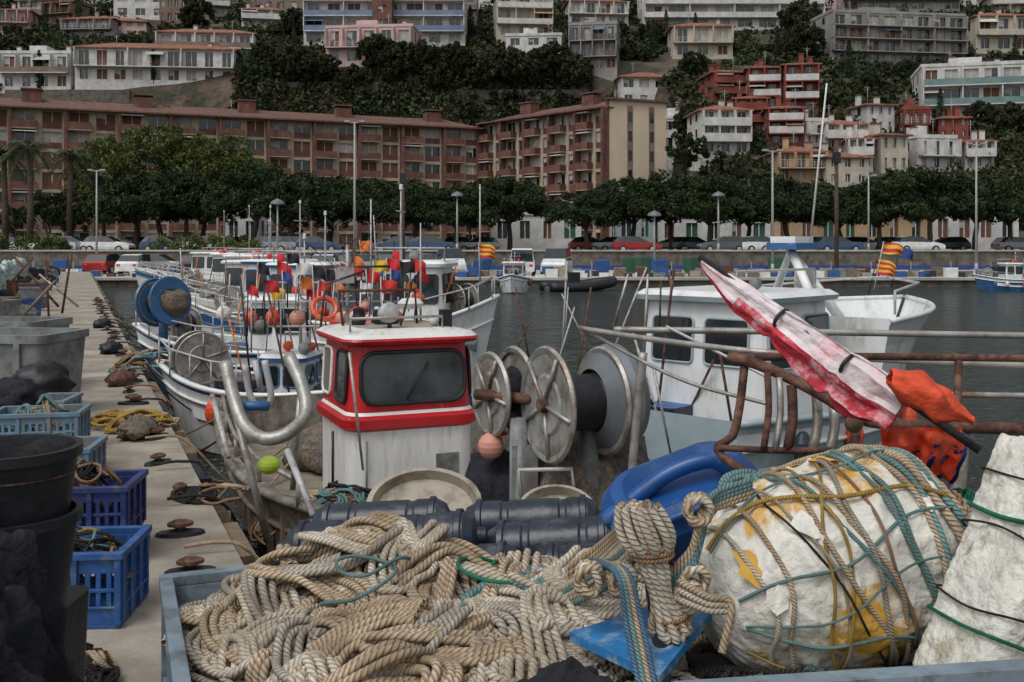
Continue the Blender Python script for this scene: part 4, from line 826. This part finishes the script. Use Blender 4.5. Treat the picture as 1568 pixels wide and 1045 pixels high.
def skew(o,ux,uy,z,l,w_): return Matrix(((ux[0],uy[0],0,o[0]+ux[0]*l/2+uy[0]*w_/2),(ux[1],uy[1],0,o[1]+ux[1]*l/2+uy[1]*w_/2),(0,0,1,z),(0,0,0,1)))
l_,w_=.8,1.15
crate('grey_rope_crate',skew((-1.09,2.96),(.975,.22),(.5,-.866),.36,l_,w_),l_,w_,.39,CRG,slots=False)
crate('grey_rope_crate',skew((-1.09,2.96),(.975,.22),(.5,-.866),-.0,l_,w_),l_,w_,.35,CRG,slots=False)
items=[]; TW=[R_TAN,R_WHT,R_GRY,R_WHT,R_TAN]
items+=tangle(-.47,2.72,.65,.4,.3,.05,34,.0105,TW,(3,6),(.1,.24),.012,10,arch=.03)
items+=tangle(-.34,2.84,.66,.46,.3,.2,38,.0105,TW,(3,6),(.1,.24),.012,11,.3,arch=.05)
items+=tangle(-.2,2.36,.65,.38,.36,.12,36,.0105,TW,(3,6),(.1,.22),.012,12,.2,arch=.05)
items+=tangle(-.3,2.65,.74,.45,.3,.13,3,.005,[R_TEAL,R_GRN],(1,1),(.08,.15),.012,13,.8)
items+=tangle(.05,2.5,.66,.33,.35,.14,22,.0105,TW,(3,5),(.08,.2),.012,16,arch=.04)
items+=tangle(.16,2.72,.66,.36,.3,.17,22,.0105,[R_TAN,R_WHT,R_TEAL,R_TAN,R_GRY],(2,5),(.07,.17),.012,14,arch=.04)
items+=tangle(.3,3.0,.62,.45,.22,.14,16,.01,[R_TAN,R_TEAL,R_WHT],(2,4),(.08,.2),.015,15)
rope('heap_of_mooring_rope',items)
b=MB('rope_bed_netting')
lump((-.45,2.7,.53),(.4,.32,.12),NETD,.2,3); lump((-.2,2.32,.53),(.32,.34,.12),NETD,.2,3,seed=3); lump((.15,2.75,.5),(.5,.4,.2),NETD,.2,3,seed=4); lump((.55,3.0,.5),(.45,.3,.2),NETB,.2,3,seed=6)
b.build()
b=MB('dark_tarpaulin'); lump((.1,2.0,.72),(.2,.13,.12),CLOTH,.35,2.5,48,2); lump((.3,2.08,.62),(.25,.12,.12),CLOTH,.35,2.5,40,3); b.build()
b=MB('black_oilskin_heap'); lump((-1.44,2.45,.5),(.28,.3,.5),CLOTH,.4,2.2,80,9); lump((-1.26,2.15,.25),(.26,.25,.42),CLOTH,.4,2.4,72,12); lump((-1.62,2.9,.35),(.35,.3,.6),CLOTH,.3,2.4,64,15); b.build()
b=MB('black_round_tub')
for zt,r_ in((1.08,.2),(.88,.2)):
    b.lathe([(r_*.8,zt-.32),(r_,zt-.03),(r_+.014,zt-.03),(r_+.014,zt),(r_-.006,zt),(r_*.78,zt-.28),(.001,zt-.28)],BLACK,40,Matrix.Translation((-1.55,3.15,0)))
b.tube([(-1.55+.195*math.cos(a),3.15+.195*math.sin(a),1.0) for a in np.arange(0,6.28,.2)],.003,RUST,5,closed=True)
b.loft([(0,.26,.26,.05,BLACK),(.56,.28,.28,.05,BLACK)],-1.68,3.15); b.build()
b=MB('dark_plastic_fender')
def fender(u0,v0,u1,v1,Y0,Y1,r):
    A=sv(u0,v0,Y0); Z=sv(u1,v1,Y1); L_=(Z-A).length; M=Matrix.Translation(A)@Vector((0,0,1)).rotation_difference((Z-A).normalized()).to_matrix().to_4x4()
    b.lathe([(.001,0),(.03,.0),(.035,.03),(r*.75,.045),(r*.97,.09),(r,.13),(r,L_*.3),(r*.93,L_*.3+.01),(r*.93,L_*.3+.03),(r,L_*.3+.04),(r,L_*.68),(r*.93,L_*.68+.01),(r*.93,L_*.68+.03),(r,L_*.68+.04),(r,L_-.12),(r*.97,L_-.08),(r*.75,L_-.045),(.035,L_-.03),(.03,L_),(.001,L_)],NAVY,28,M)
    for z in(.1,L_-.1): b.lathe([(r,z-.015),(r*1.1,z-.01),(r*1.1,z+.01),(r,z+.015)],NAVY,28,M)
fender(430,842,745,820,4.1,4.0,.1); fender(525,882,812,874,3.85,3.75,.1); fender(470,806,700,794,4.45,4.4,.09); fender(700,804,930,794,4.4,4.35,.095); fender(735,842,965,826,4.1,4.0,.1); fender(805,876,980,868,3.8,3.75,.095)
b.build()
crate('fender_pallet_crate',TR(-.25,4.0,0,.05),1.3,.8,.4,CRG,slots=False)
b=MB('blue_plastic_drum'); M=Matrix.Translation(sv(1045,762,3.45))@Matrix.Rotation(rad(-14),4,'Y')@Matrix.Rotation(rad(28),4,'X')@Matrix.Rotation(rad(10),4,'Z')
b.M=M; b.loft([(-.14,.2,.13,.1,BPLA),(-.1,.25,.16,.12,BPLA),(.02,.27,.17,.13,BPLA),(.075,.23,.14,.11,BPLA),(.095,.19,.11,.09,BPLA),(.06,.15,.07,.06,BPLA)],nc=8,bot=True,smooth=True)
b.tube([(-.12,-.13,.07),(-.1,-.16,.09),(.08,-.16,.09),(.1,-.13,.07)],.014,BPLA,8)
b.M=None; P=cat([sv(925,800,3.4),sv(975,760,3.4),sv(1030,722,3.4),sv(1090,705,3.4),sv(1125,730,3.4),sv(1148,765,3.4)],.03); b.tube([tuple(x) for x in P],.028,BPLA,10); b.build()
b=MB('blue_plastic_board'); q=[sv(872,968,2.3),sv(1050,912,2.45),sv(1098,925,2.4),sv(1010,1035,2.08)]; b.add(q+[v+Vector((0,0,-.02)) for v in q],[(0,1,2,3),(0,4,5,1),(1,5,6,2),(2,6,7,3),(3,7,4,0)],mat('blue_board',(.02,.17,.42),.45,var=.25,scale=9,c2=(.3,.4,.45),amt=.42,s2=14)); b.build()
# float
FC=sv(1262,872,2.5); fax=Vector((.93,.28,.2)).normalized()
FM=Matrix.Translation(FC)@Vector((0,0,1)).rotation_difference(fax).to_matrix().to_4x4()
b=MB('wrapped_mooring_float'); prof=[(.002,-.34),(.07,-.33),(.13,-.3),(.18,-.25),(.22,-.17),(.242,-.07),(.25,.05),(.245,.18),(.225,.25),(.18,.3),(.1,.315),(.002,.32)]
def frad(z):
    for i in range(len(prof)-1):
        if prof[i][1]<=z<=prof[i+1][1]: k=(z-prof[i][1])/(prof[i+1][1]-prof[i][1]); return prof[i][0]*(1-k)+prof[i+1][0]*k
    return .02
vs=[];nn=110;nl=80
for i in range(nl+1):
    z=-.34+.66*i/nl
    for j in range(nn):
        a=2*math.pi*j/nn; cr=1-abs(noise.noise((math.cos(a)*3.5,math.sin(a)*3.5,z*13))); k=1+.06*noise.noise((math.cos(a)*2,math.sin(a)*2,z*8))+.06*(cr**4)-.035+.025*noise.noise((math.cos(a)*9,math.sin(a)*9,z*40)); vs.append(FM@Vector((frad(z)*k*math.cos(a),frad(z)*k*math.sin(a),z)))
b.add(vs,[(i*nn+j,i*nn+(j+1)%nn,(i+1)*nn+(j+1)%nn,(i+1)*nn+j) for i in range(nl) for j in range(nn)],WRAP,True)
for k in range(34):
    z=R.uniform(-.27,.22); a=R.uniform(0,6.28); r=frad(z)+.004; s=R.uniform(.02,.045); vv=[]
    for q in range(9):
        t=6.28*q/9; rr=s*R.uniform(.5,1.3); ra=r+.012*R.random(); vv.append(FM@Vector((ra*math.cos(a+rr*math.cos(t)/r),ra*math.sin(a+rr*math.cos(t)/r),z+rr*math.sin(t))))
    cc=FM@Vector(((r+.008)*math.cos(a),(r+.008)*math.sin(a),z)); b.add(vv+[cc],[(q,(q+1)%9,9) for q in range(9)],WRAP if k%4 else YELO,True)
b.build()
items=[]
def ring(z,tl,r,m_,ph=0,extra=.008):
    P=[]
    for q in np.arange(0,6.45,.06):
        zz=z+tl*math.sin(q+ph)+.006*math.sin(q*5+ph); rr=frad(max(-.33,min(.31,zz)))+extra+.006*math.sin(q*7+z*30); P.append(tuple(FM@Vector((rr*math.cos(q),rr*math.sin(q),zz))))
    items.append((np.array(P),r,m_))
for z,tl,r,m_ in((.1,.015,.006,R_TEAL),(.125,.02,.007,R_TEAL),(.15,.02,.007,R_TAN),(.175,.02,.008,R_TEAL),(.2,.02,.009,R_TAN),(.222,.015,.009,R_TAN),(.24,.02,.009,R_TEAL),(.26,.02,.009,R_TAN),(.28,.015,.01,R_TAN),(.02,.09,.005,R_TEAL),(.03,.12,.006,R_TAN),(-.1,.06,.004,R_YEL),(.0,-.14,.004,R_YEL),(-.22,.02,.006,R_TAN),(-.27,.02,.006,R_WHT),(-.05,-.1,.003,R_DRK),(.07,.03,.004,R_BRN),(-.15,.05,.004,R_TAN),(.0,.05,.006,R_TAN),(.05,-.06,.006,R_GRY)): ring(z,tl,r,m_,R.uniform(0,6))
for k in range(13):
    a=k*.48+R.uniform(0,.3); m_=R.choice([R_TAN,R_YEL,R_TEAL,R_WHT,R_YEL]); P=[]; sl_=R.uniform(-1.5,1.5)
    for z in np.arange(-.3,.29,.02): rr=frad(z)+.012; aa=a+sl_*z+.07*math.sin(z*17+k); P.append(tuple(FM@Vector((rr*math.cos(aa),rr*math.sin(aa),z))))
    items.append((np.array(P),R.choice([.003,.004,.0055]),m_))
c=sv(1290,735,2.55); items+=tangle(c.x,c.y,c.z-.05,.26,.12,.06,9,.009,[R_TAN,R_TEAL,R_BRN,R_TAN],(2,4),(.06,.16),.012,21)
c=sv(1455,830,2.55); items+=tangle(c.x,c.y,c.z-.1,.1,.2,.2,9,.009,[R_TAN,R_TEAL],(2,4),(.06,.13),.012,22)
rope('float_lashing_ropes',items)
b=MB('rope_bundle_pole'); b.tube([sv(1012,965,2.25),sv(1014,1100,2.1)],.02,NAVY,10); b.tube([sv(985,800,2.35),sv(1012,985,2.3)],.018,NAVY,10); b.build()
items=[]
for k in range(18):
    a=k*.35; rr=.043; P=[]
    for q in range(14):
        t=q/13; u=978+48*t; v=775+190*t; p=sv(u,v,2.25); wv=rr*(.75+.4*math.sin(t*math.pi*2+.3))*(1-.4*math.exp(-((t-.42)/.08)**2))*(1.15 if k%2 else .8); P.append((p.x+wv*math.cos(a+t*1.0),p.y+wv*math.sin(a+t*1.0),p.z))
    p=P[-1]; P.append((p[0]*.5+.5*sv(1030,950,2.25).x,p[1],p[2]-.01)); items.append((cat(P,.012),.0095,R.choice([R_WHT,R_TAN,R_WHT,R_GRY])))
for v,R_ in((850,.036),(857,.037),(864,.036),(958,.031),(966,.03),(974,.028),(982,.026)):
    u=978+48*(v-775)/190; p=sv(u,v,2.25); items.append((np.array([(p.x+R_*1.15*math.cos(q),p.y+R_*1.15*math.sin(q),p.z+.004*q) for q in np.arange(0,6.6,.15)]),.0055,R_BRN))
for u,v,s in((968,790,.024),(1035,925,.03),(1060,880,.026),(1050,905,.028),(1065,775,.026),(950,880,.028),(900,880,.028)):
    p=sv(u,v,2.3); 
    for k in range(5):
        t1=R.uniform(-.8,.8); items.append((np.array([(p.x+s*math.cos(q)*math.cos(t1),p.y-.03+s*.6*math.sin(q+k),p.z+s*math.sin(q)+s*.6*math.cos(q)*math.sin(t1)) for q in np.arange(0,6.5,.12)]),.009,R.choice([R_WHT,R_TAN])))
def run(pts,r,m_): items.append((cat([sv(*p) for p in pts],.012),r,m_))
for k in range(5):
    run([(780+k*4,880+k*9,2.6),(840,905+k*8,2.55),(880,890+k*8,2.5),(930,860+k*9,2.4),(975,820+k*8,2.3)],.0095,R.choice([R_TAN,R_WHT,R_TEAL]))
    run([(870,870+k*9,2.55),(920,835+k*8,2.5),(965,795+k*7,2.33)],.0095,R.choice([R_TAN,R_WHT]))
    run([(1030,900-k*7,2.28),(1060,870-k*8,2.26),(1075,820-k*10,2.28),(1090,760+k*5,2.4),(1150,735+k*6,2.45)],.008,R.choice([R_TAN,R_TEAL,R_WHT]))
for k in range(4): run([(905+k*8,858,2.4),(945+k*6,880,2.2),(960+k*8,960,2.15),(985+k*8,1080,2.05)],.006,R.choice([R_TEAL,R_TEAL,R_TAN,R_BLU]))
for k in range(3): run([(1040,890+k*14,2.25),(1085,915+k*10,2.17),(1120,925+k*8,2.13),(1105,1000,2.1)],.008,R.choice([R_WHT,R_TAN]))
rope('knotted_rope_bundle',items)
# foam block and plank on right
b=MB('white_foam_float'); M=Matrix.Translation(sv(1598,880,2.2))@Matrix.Rotation(rad(27),4,'Y')@Matrix.Rotation(rad(14),4,'Z')@Matrix.Rotation(rad(-8),4,'X')
vs=[];nn=96
for i in range(61):
    z=-.3+.55*i/60; ez=1-max(0,(abs(z+.02)-.25)/.05)**2*.12
    for j in range(nn):
        a=2*math.pi*j/nn; cx_,sy_=math.cos(a),math.sin(a); k=1/(abs(cx_)**10+abs(sy_)**10)**(1/10); d=1+.06*noise.noise((cx_*2,sy_*2,z*8))+.035*noise.noise((cx_*12,sy_*12,z*50)); vs.append(M@Vector((.15*k*cx_*ez*d,.11*k*sy_*ez*d,z+.008*noise.noise((cx_*5,sy_*5,z)))))
b.add(vs,[(i*nn+j,i*nn+(j+1)%nn,(i+1)*nn+(j+1)%nn,(i+1)*nn+j) for i in range(60) for j in range(nn)],FOAM,True); b.add(vs[-nn:],[list(range(nn))],FOAM); b.build()
items=[]
for zz,tl,m_,r in((.1,.03,R_GRN,.005),(-.08,.05,R_DRK,.0025),(.0,-.05,R_DRK,.0025),(-.15,.02,R_GRN,.004),(.17,.01,R_DRK,.0025)):
    P=[]
    for a in np.arange(0,6.4,.04):
        cx_,sy_=math.cos(a),math.sin(a); k=1/(abs(cx_)**10+abs(sy_)**10)**(1/10); P.append(tuple(M@Vector((.158*k*cx_,.118*k*sy_,zz+tl*cx_))))
    items.append((np.array(P),r,m_))
items.append((np.array([tuple(M@Vector((-.04+.02*math.sin(z*8),-.12,z))) for z in np.arange(-.27,.25,.01)]),.006,R_GRN))
c=sv(1500,760,2.8); items+=tangle(c.x+.05,c.y,c.z-.15,.18,.2,.15,12,.009,[R_DRK,R_BRN,R_GRN,R_TAN],(1,3),(.06,.15),.015,31)
items+=tangle(.62,2.2,.68,.42,.15,.06,22,.008,[R_DRK,R_TAN,R_GRN,R_TEAL,R_DRK],(1,3),(.06,.15),.015,32)
items+=tangle(.3,2.2,.66,.18,.15,.08,10,.009,[R_WHT,R_TAN,R_DRK],(1,3),(.06,.12),.015,33)
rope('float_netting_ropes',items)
b=MB('grey_gear_plank'); A=sv(1035,1050,1.9); Z=sv(1720,1006,1.95); d_=Z-A; b.M=Matrix.Translation(A)@Matrix.Rotation(math.atan2(d_.y,d_.x),4,'Z')@Matrix.Rotation(-math.atan2(d_.z,d_.x),4,'Y')
b.box(0,d_.length,-.02,.02,-.06,0,CRG); b.box(0,d_.length,-.035,-.02,-.02,.004,CRG); b.M=None
b.box(.35,1.5,1.98,3.0,0,.5,CRG); b.box(A.x+.02,A.x+.08,1.9,1.98,0,A.z-.06,WOOD); b.box(1.1,1.16,1.93,1.99,0,A.z-.02,WOOD); b.build()
b=MB('dark_net_heap'); lump((.75,2.4,.58),(.5,.3,.16),CLOTH,.25,3,40,5); lump((1.25,2.85,.65),(.3,.25,.3),CLOTH,.25,3,40,8); lump((.95,3.1,.55),(.5,.2,.2),NETB,.25,3,40,18); b.build()
# crates on pier
SX=-.3
crate('blue_fish_crate',TR(-1.75+SX,4.72,.0,rad(4)),.6,.42,.34,CRB)
crate('navy_fish_crate',TR(-2.05+SX,5.6,.12,.1),.56,.4,.3,CRN); crate('blue_fish_crate',TR(-2.02+SX,5.57,-.0+.001,.1),.56,.4,.11,CRB,slots=False)
crate('light_blue_fish_crate',TR(-2.55+SX,6.3,.2,.15),.56,.4,.28,CRL); crate('navy_fish_crate',TR(-2.55+SX,6.3,0,.15),.56,.4,.2,CRN)
crate('light_blue_fish_crate',TR(-3.2+SX,7.6,.2,.2),.6,.4,.28,CRL); crate('light_blue_fish_crate',TR(-3.7+SX,8.4,.2,.1),.75,.45,.25,CRG); crate('grey_fish_crate',TR(-3.2+SX,7.6,0,.2),.6,.4,.2,CRG)
items=tangle(-1.7+SX,4.72,.18,.25,.16,.2,16,.008,[R_TEAL,R_BRN,R_YEL,R_DRK],(1,2),(.06,.16),.02,41)+tangle(-2.05+SX,5.6,.3,.22,.15,.2,16,.008,[R_BRN,R_TAN,R_DRK],(1,3),(.06,.14),.02,42)+tangle(-2.55+SX,6.3,.35,.22,.15,.2,14,.008,[R_TAN,R_TEAL,R_BRN],(1,3),(.06,.14),.02,43)+tangle(-3.2+SX,7.6,.35,.22,.15,.2,12,.008,[R_TAN,R_TEAL],(1,3),(.06,.14),.02,44)+tangle(-3.7+SX,8.4,.33,.3,.18,.14,12,.009,[R_TEAL,R_WHT,R_BRN],(1,3),(.08,.18),.02,45)
items+=tangle(-2.0,6.9,.0,.25,.2,.05,6,.01,[R_BRN,R_TAN,R_DRK],(1,3),(.08,.18),.02,46)+tangle(-3.6,9.6,.0,.4,.4,.12,12,.012,[R_TAN,R_YEL,R_BRN],(1,3),(.1,.25),.03,47)+tangle(-4.9,14,.0,.5,.6,.25,12,.014,[R_BRN,R_DRK,R_TEAL],(1,3),(.12,.3),.04,48)+tangle(-1.75,3.9,.0,.2,.25,.15,12,.009,[R_TAN,R_DRK],(1,3),(.06,.15),.02,49)
for k in range(24):
    y=5.6+k*1.05; e=pe(y); items.append((cat([(e-.3,y,.05),(e-.1,y+.05,.06),(e+.05,y+.1,-.02),(e+.25+R.random()*.4,y+R.uniform(-.3,.8),-.5),(e+.6+R.random()*.5,y+.8+R.random(),-.3)],.05),.012,R.choice([R_DRK,R_BRN,R_TAN,R_DRK])))
rope('pier_ropes',items,6)
b=MB('grey_insulated_tub')
for x,y,s in((-5.0,10.3,1),(-5.9,12.0,1)):
    b.M=TR(x,y,.0,-.1,s); b.box(-.45,-.3,-.4,.4,0,.12,GREYT); b.box(.3,.45,-.4,.4,0,.12,GREYT); b.loft([(.12,.5,.4,.08,GREYT),(.75,.54,.44,.08,GREYT),(.75,.57,.47,.09,GREYT),(.83,.57,.47,.09,GREYT),(.83,.5,.4,.06,GREYT),(.3,.48,.38,.06,GREYT)])
    for k in(-.3,0,.3): b.box(k-.03,k+.03,-.47,-.4,.15,.75,GREYT)
b.build()
b=MB('black_rubber_buoy'); lump((-4.3,9.3,.42),(.28,.25,.2),BLACK,.3,2,32,3); lump((-3.95,8.1,.5),(.22,.2,.13),CLOTH,.35,2,32,5); b.box(-4.5,-4.1,9.15,9.45,0,.3,GREYT); b.build()
b=MB('net_covered_railing')
nn=16; rows=[]
for k in range(140):
    y=8+k*.28; cx_=pe(y,-3.35); row=[]
    for j in range(nn):
        a=math.pi*j/(nn-1); w2=.28*(1+.5*noise.noise((y*2,a,0))); row.append((cx_-w2*math.cos(a),y+.1*noise.noise((y,a*2,5)),.05+(1.0+.25*noise.noise((y*1.5,a,0)))*math.sin(a)**.5))
    rows.append(row)
b.add([v for r in rows for v in r],[(i*nn+j,i*nn+j+1,(i+1)*nn+j+1,(i+1)*nn+j) for i in range(139) for j in range(nn-1)],NETT,True); b.build()
b=MB('pier_gear')
for k in range(100):
    y=10.5+k*.47+R.uniform(-.2,.2); x=pe(y,-1.9-R.random()*1.3); s=R.uniform(.12,.3); m1=R.choice([CRB,GREYT,NAVY,BLACK,RUST,NETB,CRL,WOOD,BLACK]); hgt=s*R.uniform(.8,2.6)
    if k%3==0: lump((x,y,s*.6),(s*1.2,s,s*1.2),R.choice([NETB,BLACK,CLOTH,NETB]),.3,2.5,20,k)
    else: b.M=TR(x,y,0,R.random()*3); b.loft([(0,s*.9,s*.7,.04,m1),(hgt,s,s*.8,.04,m1),(hgt,s*1.06,s*.86,.05,m1),(hgt+.03,s*1.06,s*.86,.05,m1),(hgt-.08,s*.95,s*.75,.03,NETB)]); b.M=None
for u0,v0,u1,v1,Y in((20,392,90,470,16),(110,385,95,480,17),(70,395,75,490,18),(85,430,20,500,14),(120,470,60,420,18),(10,440,50,395,20)): b.tube([sv(u0,v0,Y),sv(u1,v1,Y)],.02,R.choice([RUST,GALV,RUST,WOOD]),6)
for y in(9,12.4,16,21): x=pe(y,-.35); lump((x,y,.08),(.16,.22,.1),R.choice([RUST,NETB,BLACK]),.4,2.5,20,y)
b.build()
